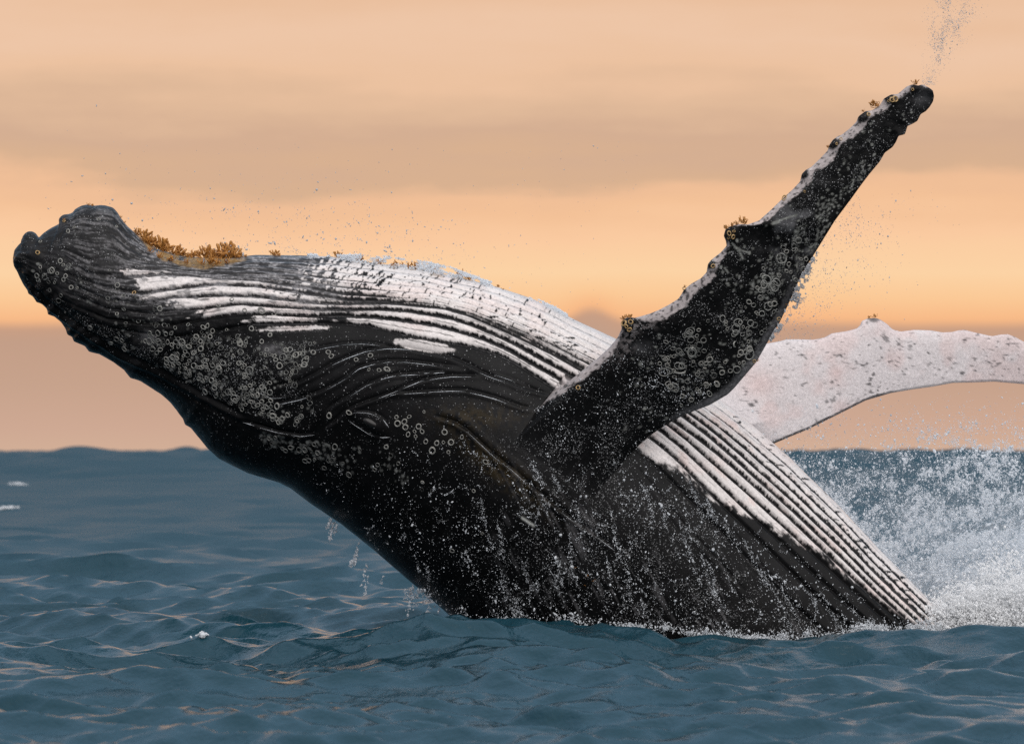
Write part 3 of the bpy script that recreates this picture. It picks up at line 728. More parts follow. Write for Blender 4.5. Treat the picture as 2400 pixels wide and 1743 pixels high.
# ---- flippers grown out of holes in the hull
def flipper(lead, trail, pairs, depth, thick, centre, ext, nring, side, skin, blend, hole_rows, hole_cols, tilt):
    """side -1: near flank, +1: far flank.  Returns ring grid (image coords, world coords)."""
    global nv
    i0, i1 = hole_rows; j0, j1 = hole_cols
    ring = [(i0, j) for j in range(j0, j1)] + [(i, j1) for i in range(i0, i1)] + [(i1, j) for j in range(j1, j0, -1)] + [(i, j0) for i in range(i1, i0, -1)]
    keep[i0:i1, j0:j1] = False
    ii = np.array([r[0] for r in ring]); jj = np.array([r[1] % NA for r in ring])
    H = BODY[ii, jj]; Hq = Q[ii, jj]; n = len(ring)
    LD, TR = Poly(lead, 5), Poly(trail, 5)
    ll = np.array([LD.near(p) for p, _ in pairs]); tl = np.array([TR.near(p) for _, p in pairs])
    s0 = np.concatenate([[0], np.cumsum(0.5 * (np.diff(ll) + np.diff(tl)))]); s0 /= s0[-1]
    s = np.linspace(0, 1, nring) ** 1.0
    L_ = LD(np.interp(s, s0, ll)); T_ = TR(np.interp(s, s0, tl))
    mid = 0.5 * (L_ + T_); ch = 0.5 * (T_ - L_)
    e1 = ch[0] / np.hypot(*ch[0]); ax = mid[nring // 8] - mid[0]; e2 = -(ax - e1 * (ax @ e1)); e2 /= np.hypot(*e2)
    v = Hq - np.array(centre)
    th = np.arctan2((v @ e2) / ext[1], (v @ e1) / ext[0])
    th = np.unwrap(th)
    if th[-1] < th[0]: sgn = -1
    else: sgn = 1
    uni = th[0] + sgn * np.arange(n) * 2 * np.pi / n
    uni += np.mean(th - uni)
    w2 = sst(s, 0.02, 0.3)[:, None]
    TH = th[None] * (1 - w2) + uni[None] * w2
    c, sn = np.cos(TH), np.sin(TH)
    yc = np.interp(s, [p[0] for p in depth], [p[1] for p in depth])[:, None]
    tk = np.interp(s, [p[0] for p in thick], [p[1] for p in thick])[:, None]
    prof = np.sign(sn) * np.abs(sn) ** 0.85 * (0.62 - 0.38 * c)
    q = mid[:, None] + ch[:, None] * c[..., None]
    return dict(s=s, c=c, sn=sn, q=q, yc=yc, tk=tk, prof=prof, tilt=tilt, chord=2 * np.hypot(*ch.T)[:, None], H=H, Hq=Hq, n=n, nring=nring, ii=ii, jj=jj, side=side, blend=blend, sgn=sgn)

def finish_flipper(F, extra, skin):
    global nv
    q, s = F['q'], F['s'][:, None]
    Y = F['yc'] + F['side'] * F['tk'] * F['prof'] * (1 + 0) + F['tilt'] * F['c'] * np.sin(np.clip(s, 0, 1) * np.pi) + F['side'] * extra
    P = at(q[..., 0], q[..., 1], Y)
    w = sst(s, 0.0, F['blend'])[..., None]
    P = F['H'][None] * (1 - w) + P * w
    qq = F['Hq'][None] * (1 - w) + q * w
    col = skin(qq, F)
    col = PIG[F['ii'], F['jj']][None] * (1 - sst(s, 0, F['blend'] * 0.5))[..., None] + col * sst(s, 0, F['blend'] * 0.5)[..., None]
    n, m_ = F['n'], F['nring']
    idx = np.empty((m_, n), np.int64)
    idx[0] = VI[F['ii'], F['jj']]
    idx[1:] = nv + np.arange((m_ - 1) * n).reshape(m_ - 1, n)
    verts.append(P[1:].reshape(-1, 3)); cols.append(col[1:].reshape(-1, 3).astype(np.float32))
    specks.append(F['specks'](qq)[1:].reshape(-1))
    nv += (m_ - 1) * n
    r = np.roll(idx, -1, axis=1)
    f = np.stack([idx[:-1], idx[1:], r[1:], r[:-1]], -1).reshape(-1, 4)
    if F['flipn']: f = f[:, ::-1]
    tip = P[-1].mean(0); verts.append(tip[None]); cols.append(col[-1].mean(0)[None].astype(np.float32)); specks.append(np.zeros(1))
    a_, b_ = idx[-1], r[-1]
    t_ = np.stack([np.full(n, nv), b_, a_], -1); nv += 1
    if F['flipn']: t_ = t_[:, ::-1]
    tris.append(t_)
    return f, P, qq, col

def nearest_ij(px, py, back=False):
    d_ = (qx - px) ** 2 + (qy - py) ** 2
    d_ = np.where((front == (not back)) & np.ones_like(qx, bool), d_, 1e12)
    return np.unravel_index(np.argmin(d_), d_.shape)

LEAD_N = [(1250,962),(1262,938),(1290,915),(1330,889),(1370,862),(1400,840),(1430,812),(1448,790),(1457,770),(1455,756),(1464,746),(1476,743),(1487,745),(1499,742),(1523,735),(1545,726),(1568,714),(1590,700),(1596,691),(1603,679),(1620,665),(1643,652),(1656,638),(1658,625),(1659,619),(1666,610),(1676,602),(1689,592),(1703,576),(1701,564),(1696,553),(1700,538),(1710,531),(1722,527),(1735,525),(1753,526),(1779,517),(1808,491),(1838,462),(1858,444),(1875,426),(1879,408),(1889,398),(1901,392),(1920,374),(1940,353),(1943,341),(1952,328),(1963,320),(1973,316),(1991,302),(2007,286),(2012,273),(2028,261),(2044,259),(2062,247),(2072,231),(2088,222),(2104,221),(2125,203),(2139,198),(2152,201),(2162,198),(2178,206),(2187,213),(2190,221)]
TRAIL_N = [(1482,1082),(1496,1066),(1509,1038),(1527,1017),(1555,995),(1601,973),(1663,949),(1706,924),(1721,909),(1773,848),(1804,793),(1826,758),(1846,717),(1880,640),(1910,593),(1957,517),(1998,462),(2018,434),(2037,409),(2062,379),(2074,358),(2092,345),(2100,333),(2106,319),(2121,315),(2127,296),(2140,290),(2150,284),(2158,268),(2170,261),(2179,251),(2187,238),(2190,221)]
PAIRS_N = [((1250,962),(1482,1082)),((1330,889),(1527,1017)),((1400,840),(1601,973)),((1456,760),(1663,949)),((1499,742),(1721,909)),((1568,714),(1773,848)),((1620,665),(1826,758)),((1659,619),(1862,682)),((1697,550),(1897,615)),((1779,517),(1957,517)),((1850,450),(2005,452)),((1943,340),(2062,379)),((2028,261),(2126,300)),((2125,203),(2172,259)),((2187,213),(2190,226))]
ci, cj = nearest_ij(1365, 1012)
FN = flipper(LEAD_N, TRAIL_N, PAIRS_N, [(0, -1.16), (0.12, -1.34), (0.3, -1.55), (0.6, -1.72), (1, -1.62)], [(0, 0.17), (0.15, 0.15), (0.4, 0.105), (0.75, 0.065), (1, 0.03)],
             (1365, 1012), (116, 88), 400, -1, None, 0.16, (ci - 40, ci + 40), (cj - 42, cj + 42), 0.05)
FN['flipn'] = FN['sgn'] > 0
FN['specks'] = lambda q: 0.12 + 0.55 * sst(fbm(q[..., 0] / 42, q[..., 1] / 42, 93, 3), 0.38, 0.62) * sst((q[..., 0] - 1240) * 0.55 + (q[..., 1] - 960), -330, -150)
LEAD_F = [(1560,905),(1620,872),(1680,842),(1740,818),(1802,804),(1826,800),(1844,795),(1870,795),(1906,796),(1932,791),(1950,781),(1985,776),(2008,770),(2016,762),(2020,752),(2034,746),(2052,745),(2064,749),(2080,760),(2092,772),(2111,777),(2141,773),(2180,774),(2209,779),(2232,778),(2247,774),(2262,773),(2280,778),(2325,788),(2345,784),(2362,783),(2380,790),(2400,801),(2450,815),(2500,822),(2570,840),(2620,850),(2680,868),(2700,890)]
TRAIL_F = [(1640,1090),(1720,1070),(1815,1038),(1893,1006),(1966,970),(2029,938),(2087,921),(2140,912),(2184,906),(2233,897),(2280,896),(2330,894),(2400,900),(2460,910),(2550,915),(2640,912),(2685,905),(2700,890)]
PAIRS_F = [((1560,905),(1640,1090)),((1680,842),(1815,1038)),((1870,795),(1966,970)),((2034,746),(2087,921)),((2180,774),(2233,897)),((2400,801),(2400,900)),((2570,840),(2550,915)),((2700,890),(2700,890))]
di, dj = nearest_ij(1600, 1000, True)
FF = flipper(LEAD_F, TRAIL_F, PAIRS_F, [(0, 1.0), (0.15, 1.3), (0.5, 1.9), (1, 2.6)], [(0, 0.16), (0.2, 0.13), (0.5, 0.09), (1, 0.03)],
             (1600, 1000), (90, 80), 260, 1, None, 0.18, (di - 38, di + 38), (dj - 9, dj + 9), 0.0)
FF['flipn'] = FF['sgn'] < 0
FF['specks'] = lambda q: 0 * q[..., 0]

KNOBS_N = [(1466,760,15),(1484,748,8),(1706,547,19),(1664,620,11),(1883,407,12),(1953,335,14),(2022,272,15),(2086,230,13),(2146,206,13),(2180,214,12),(2132,300,9),(2110,322,9),(1604,682,6)]
def near_skin(qq, F):
    x, y = qq[..., 0], qq[..., 1]; s = F['s'][:, None] + 0 * x
    e = fbm(x / 9, y / 9, 41, 3); e2 = fbm(x / 3.2, y / 3.2, 42, 2)
    dl = (1 + F['c']) * 0.5 * F['chord']
    bw = np.interp(x, [1280, 1320, 1380, 1440, 1452, 1500, 1525, 1560, 1640, 1690, 1712, 1735, 1760, 1840, 1900, 2000, 2080, 2140, 2160], [0, 13, 19, 16, 4, 9, 22, 28, 24, 20, 6, 9, 19, 20, 25, 25, 20, 9, 4])
    wv = sst(bw * (0.75 + 0.5 * e) - dl + (e2 - 0.5) * 9, -3.0, 3.0)
    wv = wv * (1 - 0.8 * sst(fbm(x / 7, y / 7, 48, 2), 0.62, 0.72))
    mott = sst(fbm(x / 6, y / 6, 43, 2), 0.5, 0.6) * np.exp(-((x - 1500) / 45) ** 2) * sst(-dl, -60, -20) * 0.5
    back_ = (F['sn'] < -0.05)
    wv = np.where(back_, np.maximum(wv, sst(fbm(x / 40, y / 40, 44, 3), 0.35, 0.5)), wv)
    dk_spots = sst(fbm(x / 5, y / 5, 45, 2), 0.74, 0.82)
    wv = np.maximum(wv, mott) * (1 - 0.8 * dk_spots)
    for kx_, ky_, r_ in KNOBS_N:
        wv = wv * (1 - 0.97 * sst(-np.hypot(x - kx_, y - ky_) + (e - .5) * 8, -r_ - 3, -r_ + 3))
    base = 0.0025 + 0.006 * fbm(x / 22, y / 22, 46, 4)
    cloud = sst(fbm(x / 28, y / 28, 47, 3), 0.5, 0.75) * np.exp(-((x - 1870) / 60) ** 2 - ((y - 540) / 90) ** 2) * 0.10
    cloud += 0.08 * np.exp(-((x - 1505) / 26) ** 2 - ((y - 815) / 14) ** 2) * e
    dt = (1 - F['c']) * 0.5 * F['chord']
    pale = sst(18 + 10 * (e - .5) - dt, -4, 10) * sst(x, 1540, 1640) * sst(-x, -1900, -1800)
    tipg = np.exp(-((x - 2165) / 20) ** 2 - ((y - 232) / 18) ** 2)
    base = base + cloud + pale * (0.03 + 0.12 * e2) + tipg * 0.10 * e
    sc_ = np.where(back_, 0, sample(SCAR, x, y))
    d_ = np.stack([base, base * 0.985, base * 1.02], -1)
    d_ = np.maximum(d_, sc_[..., None] * np.array([0.95, 0.96, 0.88]) * (0.5 + 0.7 * e2[..., None]))
    wcol = np.array([0.46, 0.405, 0.395]) * (0.72 + 0.45 * e[..., None])
    return d_ * (1 - wv[..., None]) + wcol * wv[..., None]
def far_skin(qq, F):
    x, y = qq[..., 0], qq[..., 1]
    e = fbm(x / 9, y / 9, 51, 3); e2 = fbm(x / 3.5, y / 3.5, 52, 2)
    pink = sst(fbm(x / 60, y / 60, 53, 3), 0.45, 0.7) + 1.4 * np.exp(-((x - 1780) / 45) ** 2 - ((y - 900) / 35) ** 2) + 0.9 * np.exp(-((x - 1965) / 18) ** 2 - ((y - 880) / 22) ** 2)
    c = np.stack([0.66 + 0 * x, 0.605 - 0.05 * pink, 0.60 - 0.06 * pink], -1) * (0.93 + 0.14 * e[..., None])
    dk = sst(fbm(x / 8.5, y / 6.5, 54, 2), 0.70, 0.78) * sst(fbm(x / 45, y / 45, 55, 2), 0.42, 0.6)
    dt = (1 - F['c']) * 0.5 * F['chord']
    low = sst(fbm(x / 6, y / 5, 56, 2), 0.62, 0.72) * np.exp(-((x - 2065) / 60) ** 2) * sst(-dt, -48, -8)
    edge_ = sst(5.5 + 5 * (e - .5) - dt, -1.5, 1.5) * (0.55 + 0.45 * sst(-x, -2120, -2060))
    marks = np.zeros_like(x)
    for mx_, my_, mr_ in [(2036,808,4),(2106,807,6.5),(2066,839,6.5),(2022,855,7),(2030,852,4),(2176,827,5.5),(2202,820,5),(2262,797,7),(2258,802,4),(2146,806,3.5),(2176,800,3),(2048,877,8),(2040,890,6),(2036,899,8),(2255,874,9),(2084,848,4.5),(2286,869,4.5),(1883,832,5.5),(1971,835,6),(1979,830,4),(1805,855,5),(1880,902,7),(1888,896,5),(1950,896,8),(1965,902,6),(2041,888,6),(1870,825,4),(1762,948,12),(1772,940,8),(1750,916,6),(1746,925,5),(1858,940,4),(1864,925,3.5),(1702,905,9),(1690,915,8),(1950,856,3.5),(2100,855,3.5),(2320,850,4),(2372,843,5),(2390,865,5),(2350,880,4),(2310,835,3)]:
        marks = np.maximum(marks, sst(-np.hypot(x - mx_, (y - my_) * 1.25) + (e2 - 0.5) * 7, -mr_ * 0.75, -mr_ * 0.35))
    fine = sst(fbm(x / 3.4, y / 3.0, 57, 2), 0.84, 0.92) * 0.5
    knob = sst(-np.hypot(x - 2048, y - 744) + (e - .5) * 10, -18, -10)
    line = sst(-np.abs(y - 805) + 0.8, -1, .5) * sst(x, 2353, 2362) * sst(-x, -2398, -2380)
    k_ = np.clip(np.maximum.reduce([dk * 0.7, low, edge_, knob * 0.8, line, marks * 0.9, fine]), 0, 1) * (0.75 + 0.3 * e2)
    k_ = np.clip(k_, 0, 1)
    return c * (1 - k_[..., None]) + np.array([0.045, 0.043, 0.045]) * k_[..., None]
ex = np.zeros_like(FN['c'])
for kx_, ky_, r_ in KNOBS_N:
    ex += 0.0028 * r_ * np.exp(-((FN['q'][..., 0] - kx_) ** 2 + (FN['q'][..., 1] - ky_) ** 2) / (r_ * 1.1) ** 2) * np.sign(FN['sn'])
ex += 0.006 * (fbm(FN['q'][..., 0] / 14, FN['q'][..., 1] / 14, 60, 2) - 0.5)
fN, PN, QN, CN = finish_flipper(FN, ex, near_skin)
ex = 0.006 * (fbm(FF['q'][..., 0] / 14, FF['q'][..., 1] / 14, 61, 2) - 0.5)
fF, PF, QF, CF = finish_flipper(FF, ex, far_skin)

quads = np.concatenate([FQ[keep], fN, fF])
V = np.concatenate(verts); C = np.concatenate(cols)
used = np.zeros(len(V), bool); used[quads.ravel()] = True
for t_ in tris: used[t_.ravel()] = True
remap = np.cumsum(used) - 1
ORIGIN = np.array([2.0, 0.0, 0.0])
me = make_mesh('body', V[used] - ORIGIN, [remap[quads], np.concatenate([remap[t_] for t_ in tris])], M_SKIN)
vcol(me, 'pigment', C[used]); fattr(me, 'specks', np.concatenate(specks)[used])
whale = bpy.data.objects.new('humpback_whale', None); link(whale)
whale.location = ORIGIN
whale.empty_display_size = 0.5
tag(whale, 'black and white humpback whale leaping belly up from the sea with one flipper raised', 'whale')
body = bpy.data.objects.new('body', me); link(body, whale)
print('whale built', round(time.time() - T00, 1), 'quads', len(quads), 'sea', NSEA)

# ---- surface lookup: nearest skin point to the camera side at an image position (body and raised flipper)
CS = 3
MW, MH = W_ // CS + 1, 1800 // CS + 1
DEPTH = np.full((MH, MW), 9.0, np.float32); DEPTH_B = DEPTH.copy()
def rast(P, q, msk, target):
    # project the true relief back to image pixels
    d_ = D + P[..., 1]; x = P[..., 0] / (K * d_) + 1200; y = HOR - (P[..., 2] - CAM_H) / (K * d_)
    ok = msk & (x > 0) & (x < W_) & (y > 0) & (y < 1790)
    np.minimum.at(target, ((y[ok] / CS).astype(int), (x[ok] / CS).astype(int)), P[..., 1][ok].astype(np.float32))
rast(BODY, Q, np.broadcast_to(front, qx.shape) & np.ones_like(qx, bool), DEPTH_B)
DEPTH = DEPTH_B.copy()
rast(PN, QN, np.ones(PN.shape[:2], bool), DEPTH)
def fill(A):
    for _ in range(4):
        hole = A > 8
        B = np.pad(A, 1, constant_values=9.0)
        st = np.stack([B[:-2, 1:-1], B[2:, 1:-1], B[1:-1, :-2], B[1:-1, 2:]])
        ok = st < 8; cnt = ok.sum(0)
        m_ = np.where(ok, st, 0).sum(0) / np.maximum(cnt, 1)
        A = np.where(hole & (cnt >= 3), m_, A)
    return A
DEPTH = fill(DEPTH); DEPTH_B = fill(DEPTH_B)
def surf(x, y, A=None):
    A = DEPTH if A is None else A
    xi = np.clip((np.asarray(x) / CS).astype(int), 0, MW - 1); yi = np.clip((np.asarray(y) / CS).astype(int), 0, MH - 1)
    return A[yi, xi]
def surf_normal(x, y, e=7.0):
    ps = []
    for ax_, ay_ in ((e, 0), (-e, 0), (0, e), (0, -e)):
        z = surf(x + ax_, y + ay_); z0 = surf(x, y)
        z = np.where(np.abs(z - z0) > 0.25, z0, z)
        ps.append(at(np.asarray(x) + ax_, np.asarray(y) + ay_, z))
    n = np.cross(ps[0] - ps[1], ps[2] - ps[3]); n /= np.linalg.norm(n, axis=-1, keepdims=True)
    return np.where(n[..., 1:2] > 0, -n, n)

# ------------------------------------------------------------------ eye
def ico(sub=2):
    import bmesh
    bm = bmesh.new(); bmesh.ops.create_icosphere(bm, subdivisions=sub, radius=1.0)
    v = np.array([x.co[:] for x in bm.verts]); f = np.array([[q_.index for q_ in p.verts] for p in bm.faces]); bm.free()
    return v, f
iv, if_ = ico(3)
ey = surf(868., 991.); ec = at(868., 991., ey) - ORIGIN
eye = bpy.data.objects.new('eye', make_mesh('eye', iv * np.array([0.075, 0.035, 0.036]), if_, M_EYE)); link(eye, whale)
eye.location = ec + np.array([0, 0.018, 0]); eye.rotation_euler = (0, R(28), 0)

# ------------------------------------------------------------------ barnacles (each a small crater)
from mathutils import Vector, Matrix
def crater(name, mat, seed, seg=9):
    r_ = np.random.default_rng(seed)
    prof = [(1.14, -0.15), (1.04, 0.32), (0.86, 0.44), (0.74, 0.28), (0.68, -0.12)]
    a_ = np.arange(seg) * 2 * np.pi / seg
    v = []
    for pr, pz in prof:
        k_ = 1 + r_.normal(0, 0.05, seg)
        v.append(np.stack([pr * k_ * np.cos(a_), pr * k_ * np.sin(a_), np.full(seg, pz) + r_.normal(0, 0.03, seg)], -1))
    v = np.concatenate(v); f = []
    for i in range(len(prof) - 1):
        for j in range(seg):
            f.append((i * seg + j, i * seg + (j + 1) % seg, (i + 1) * seg + (j + 1) % seg, (i + 1) * seg + j))
    return make_mesh(name, v, np.array(f), mat)
ring_me = [crater('barnacle', M_BARN, s_) for s_ in range(3)]
gold_me = [crater('golden_barnacle', M_BARN_GOLD, s_ + 10) for s_ in range(2)]
rb = np.random.default_rng(31)
MPX = 9.0 / 2400
bxs = np.array([b[0] for b in BARN]); bys = np.array([b[1] for b in BARN])
bdep = surf(bxs, bys); bn = surf_normal(bxs, bys); bp = at(bxs, bys, bdep)
nbarn = 0
for i, (x, y, r_, kind) in enumerate(BARN):
    if bdep[i] > 8 or nbarn >= 300: continue
    nbarn += 1
    name, ms = ('golden_barnacle', gold_me) if kind else ('barnacle', ring_me)
    o = bpy.data.objects.new(name, ms[i % len(ms)])
    s_ = r_ * MPX * 0.82 * float(np.clip(np.exp(rb.normal(-0.05, 0.2)), 0.6, 1.4))
    rot = Vector(bn[i]).to_track_quat('Z', 'Y').to_matrix().to_4x4() @ Matrix.Rotation(rb.uniform(0, 6.28), 4, 'Z')
    o.matrix_local = Matrix.Translation(Vector(bp[i] - ORIGIN)) @ rot @ Matrix.Diagonal((s_, s_ * rb.uniform(0.7, 1), s_ * (1.0 if kind else rb.uniform(0.4, 1.0)), 1))
    link(o, whale)

tx = np.array([t_[0] for t_ in THIN]); ty_ = np.array([t_[1] for t_ in THIN]); tr_ = np.array([t_[2] * min(1.8, max(0.5, math.exp(random.gauss(0, 0.3)))) for t_ in THIN]) * MPX; tv = np.array([t_[3] for t_ in THIN])
td = surf(tx, ty_); ok = td < 8; tx, ty_, tr_, tv, td = tx[ok], ty_[ok], tr_[ok], tv[ok], td[ok]
tn = surf_normal(tx, ty_); tp = at(tx, ty_, td)
s1 = np.cross(tn, [0, 0, 1.0]); s1 /= np.linalg.norm(s1, axis=1, keepdims=True); s2 = np.cross(tn, s1)
sq = rb.uniform(0.65, 1, len(tx)); ro = rb.uniform(0, 6.28, len(tx))
A1 = s1 * np.cos(ro)[:, None] + s2 * np.sin(ro)[:, None]; A2 = (-s1 * np.sin(ro)[:, None] + s2 * np.cos(ro)[:, None]) * sq[:, None]
SEG = 10; vv = []
for pr, pz in ((1.0, -0.004), (0.92, 0.0055), (0.79, 0.0045), (0.73, -0.004)):
    for j in range(SEG):
        a_ = j * 2 * np.pi / SEG; wob = pr * (1 + rb.normal(0, 0.05, len(tx)))
        vv.append(tp + (tr_ * wob)[:, None] * (math.cos(a_) * A1 + math.sin(a_) * A2) + tn * pz)
vv = np.stack(vv, 1)
fi = np.array([(r_ * SEG + j, r_ * SEG + (j + 1) % SEG, (r_ + 1) * SEG + (j + 1) % SEG, (r_ + 1) * SEG + j) for r_ in range(3) for j in range(SEG)])
ff = (np.arange(len(tx))[:, None, None] * 4 * SEG + fi[None]).reshape(-1, 4)
me_s = make_mesh('barnacle_scars', vv.reshape(-1, 3) - ORIGIN, ff, M_SCAR)
vcol(me_s, 'pigment', np.repeat(tv[:, None] * 0.8 * np.array([1.0, 1.0, 0.92])[None], 4 * SEG, axis=0))
sc_o = bpy.data.objects.new('barnacle_scars', me_s); link(sc_o, whale); sc_o['kind'] = 'stuff'

# ------------------------------------------------------------------ goose barnacle tufts along the chin keel and on the flipper knobs
def tuft(seed, n=19, spread=0.42):
    r_ = np.random.default_rng(seed); v = []; f = []
    for k_ in range(n):
        a_ = r_.uniform(0, 6.28); tilt = r_.uniform(0.05, 0.95); L = r_.uniform(0.3, 1.0)
        base = np.array([r_.normal(0, spread * .4), r_.normal(0, spread * .4), -0.05])
        dr = np.array([math.sin(tilt) * math.cos(a_), math.sin(tilt) * math.sin(a_), math.cos(tilt)])
        s1 = np.cross(dr, [0.3, 0.9, 0.1]); s1 /= np.linalg.norm(s1); s2 = np.cross(dr, s1)
        bend = np.array([r_.normal(0, .12), r_.normal(0, .12), 0])
        rings = []
        for t_, rr in ((0, 0.035), (0.45, 0.04), (0.7, 0.10), (0.92, 0.085), (1.0, 0.02)):
            c_ = base + dr * L * t_ + bend * t_ * t_
            rings.append([c_ + rr * (math.cos(q_) * s1 + math.sin(q_) * s2 * 0.6) for q_ in (0, 1.57, 3.14, 4.71)])
        o_ = len(v)
        for rg in rings: v += rg
        for i in range(4):
            for j in range(4): f.append((o_ + i * 4 + j, o_ + i * 4 + (j + 1) % 4, o_ + (i + 1) * 4 + (j + 1) % 4, o_ + (i + 1) * 4 + j))
    return make_mesh('goose_barnacles', np.array(v), np.array(f), M_GOOSE)
tmesh = [tuft(s_) for s_ in range(5)]
TUFTS = []
rt = np.random.default_rng(8)
for x, sz in [(322,26),(333,38),(346,46),(356,40),(368,34),(380,36),(392,28),(404,24),(416,36),(428,30),(441,22),(455,30),(466,20),(484,44),(494,50),(505,46),(516,40),(528,30),(541,52),(549,44),(562,24),(575,16),(644,22),(655,18)]:
    TUFTS.append((x, TOP.y(x) + rt.uniform(-3, 6), sz, rt.uniform(-0.16, 0.10)))
for x, sz in [(472,24),(492,24),(510,24),(440,20),(404,18),(372,18),(530,20),(352,16)]: TUFTS.append((x, TOP.y(x) + rt.uniform(10, 22), sz, None))
for x, sz in [(790,20),(836,22),(846,22),(885,20),(893,20),(920,16),(930,20),(944,20),(957,20),(968,22),(980,18),(1010,20),(1022,24),(1080,22),(1092,18),(1100,18),(1168,12),(1180,12)]:
    TUFTS.append((x, TOP.y(x) + rt.uniform(-2, 6), sz, rt.uniform(-0.12, 0.06)))
for x, y, sz in [(1462,748,14),(1470,744,16),(1478,744,12),(1702,536,16),(1716,530,18),(1728,526,24),(1740,522,24),(1748,524,18),(2048,247,30),(2058,250,20),(2146,198,22),(2024,262,14),(1940,346,10),(2036,745,12),(2052,743,14),(1605,672,12),(1841,717,12),(1776,846,8),(215,482,12),(207,481,10),(150,516,8),(284,510,10),(293,522,10),(1378,1350,11),(1392,1362,9),(1372,1372,10),(1350,1330,8)]:
    TUFTS.append((x, y, sz, 'edge'))
for i, (x, y, sz, dz_) in enumerate(TUFTS):
    sdep = float(surf(x, y + 4)); 
    if dz_ is None: Yd = sdep if sdep < 8 else 0.0
    elif dz_ == 'edge': Yd = sdep if sdep < 8 else float(surf(x + 4, y + 8))
    else: Yd = dz_
    if Yd > 8: Yd = 1.75 if x > 2000 else 0.0
    P_ = at(float(x), float(y), Yd)
    o = bpy.data.objects.new('goose_barnacles', tmesh[i % 5])
    s_ = sz * MPX * (0.7 if dz_ == 'edge' else 0.86) * rt.uniform(0.65, 1.2)
    lean = rt.normal(0, 0.38)
    tilt_x = 0.5 if dz_ is None else 0.15
    o.matrix_local = Matrix.Translation(Vector(P_ - ORIGIN)) @ Matrix.Rotation(lean + (0.25 if x < 600 else -0.2), 4, 'Y') @ Matrix.Rotation(tilt_x, 4, 'X') @ Matrix.Rotation(rt.uniform(0, 6.28), 4, 'Z') @ Matrix.Diagonal((s_, s_, s_, 1))
    link(o, whale)

# ================================================================== WATER IN THE AIR AND ON THE SKIN
def drop_nodes(mat):
    ng = bpy.data.node_groups.new('droplets', 'GeometryNodeTree')
    ng.interface.new_socket('Geometry', in_out='INPUT', socket_type='NodeSocketGeometry')
    ng.interface.new_socket('Geometry', in_out='OUTPUT', socket_type='NodeSocketGeometry')
    n, l = ng.nodes, ng.links
    gi = n.new('NodeGroupInput'); go = n.new('NodeGroupOutput')
    ic = n.new('GeometryNodeMeshIcoSphere'); ic.inputs['Radius'].default_value = 1.0; ic.inputs['Subdivisions'].default_value = 1
    sm = n.new('GeometryNodeSetMaterial'); sm.inputs['Material'].default_value = mat
    l.new(ic.outputs['Mesh'], sm.inputs['Geometry'])
    ip = n.new('GeometryNodeInstanceOnPoints')
    a1 = n.new('GeometryNodeInputNamedAttribute'); a1.data_type = 'FLOAT_VECTOR'; a1.inputs['Name'].default_value = 'scl'
    a2 = n.new('GeometryNodeInputNamedAttribute'); a2.data_type = 'FLOAT_VECTOR'; a2.inputs['Name'].default_value = 'rot'
    l.new(gi.outputs[0], ip.inputs['Points']); l.new(sm.outputs[0], ip.inputs['Instance'])
    l.new(a2.outputs['Attribute'], ip.inputs['Rotation']); l.new(a1.outputs['Attribute'], ip.inputs['Scale'])
    l.new(ip.outputs[0], go.inputs[0])
    return ng
NG_WHITE = drop_nodes(droplet_material('splash_white', (0.97, 0.97, 0.97), 0.5))
NG_DROP, NG_FOAM, NG_AIR = drop_nodes(M_DROP), drop_nodes(M_FOAM), drop_nodes(M_AIR)
def droplets(name, P, r, label, cat, ng=None, stretch=0.5, parent=None, flow=None, rng=RNG):
    """P (n,3) points, r radii (m); elongated blobs"""
    n = len(P)
    me_ = bpy.data.meshes.new(name)
    me_.vertices.add(n); me_.vertices.foreach_set('co', np.ascontiguousarray(P, np.float32).ravel())
    st = 1 + stretch * np.abs(rng.normal(0, 1, n))
    scl = np.stack([r * st, r / np.sqrt(st), r / np.sqrt(st)], -1)
    rot = np.stack([rng.uniform(0, 6.28, n), rng.uniform(0, 6.28, n), rng.uniform(0, 6.28, n)], -1)
    if flow is not None: rot = np.stack([np.zeros(n), flow + rng.normal(0, .35, n), np.zeros(n)], -1)
    vattr(me_, 'scl', scl); vattr(me_, 'rot', rot)
    o = bpy.data.objects.new(name, me_); link(o, parent)
    md = o.modifiers.new('droplets', 'NODES'); md.node_group = ng or NG_DROP
    tag(o, label, cat, None, 'stuff')
    return o
def lognorm(n, med, sig, rng, lo=0.0, hi=1.0): return np.clip(med * np.exp(rng.normal(0, sig, n)), lo, hi)

# big sheet of spray flung up beside the tail end
r1 = np.random.default_rng(101)
n0 = 3600000
x = r1.uniform(1560, 2900, n0); y = r1.uniform(820, 1500, n0)
edge_x = np.interp(y, [820, 900, 980, 1040, 1130, 1220, 1320, 1400, 1470, 1500], [1900, 1830, 1760, 1770, 1850, 1930, 2040, 2130, 2210, 2250])
de = x - edge_x
dens = sst(y, 860, 1120) ** 2.4 * 0.28 + sst(y, 1050, 1400) ** 1.6 * 1.1
dens *= 0.25 + 0.75 * sst(x, 1800, 2320)
dens += 0.9 * gauss(de - 20 - (y - 1000) * 0.08, 45) * sst(y, 1040, 1250)
dens *= sst(de, -70, 40)
cl = fbm(x / 38, y / 30, 70, 3); cl2 = fbm((x + y * .2) / 9, (y) / 14, 71, 2)
dens *= (0.35 + 1.3 * sst(cl, 0.3, 0.72)) * (0.4 + 1.2 * sst(cl2, 0.35, 0.7)) * np.where(x > 2450, 0.3, 1)
k_ = r1.random(n0) < dens * 0.46
x, y = x[k_], y[k_]; print('spray', len(x))
Yd = r1.uniform(-0.9, 2.6, len(x)) * (0.35 + 0.65 * sst(x, 1750, 2200)) + 0.95
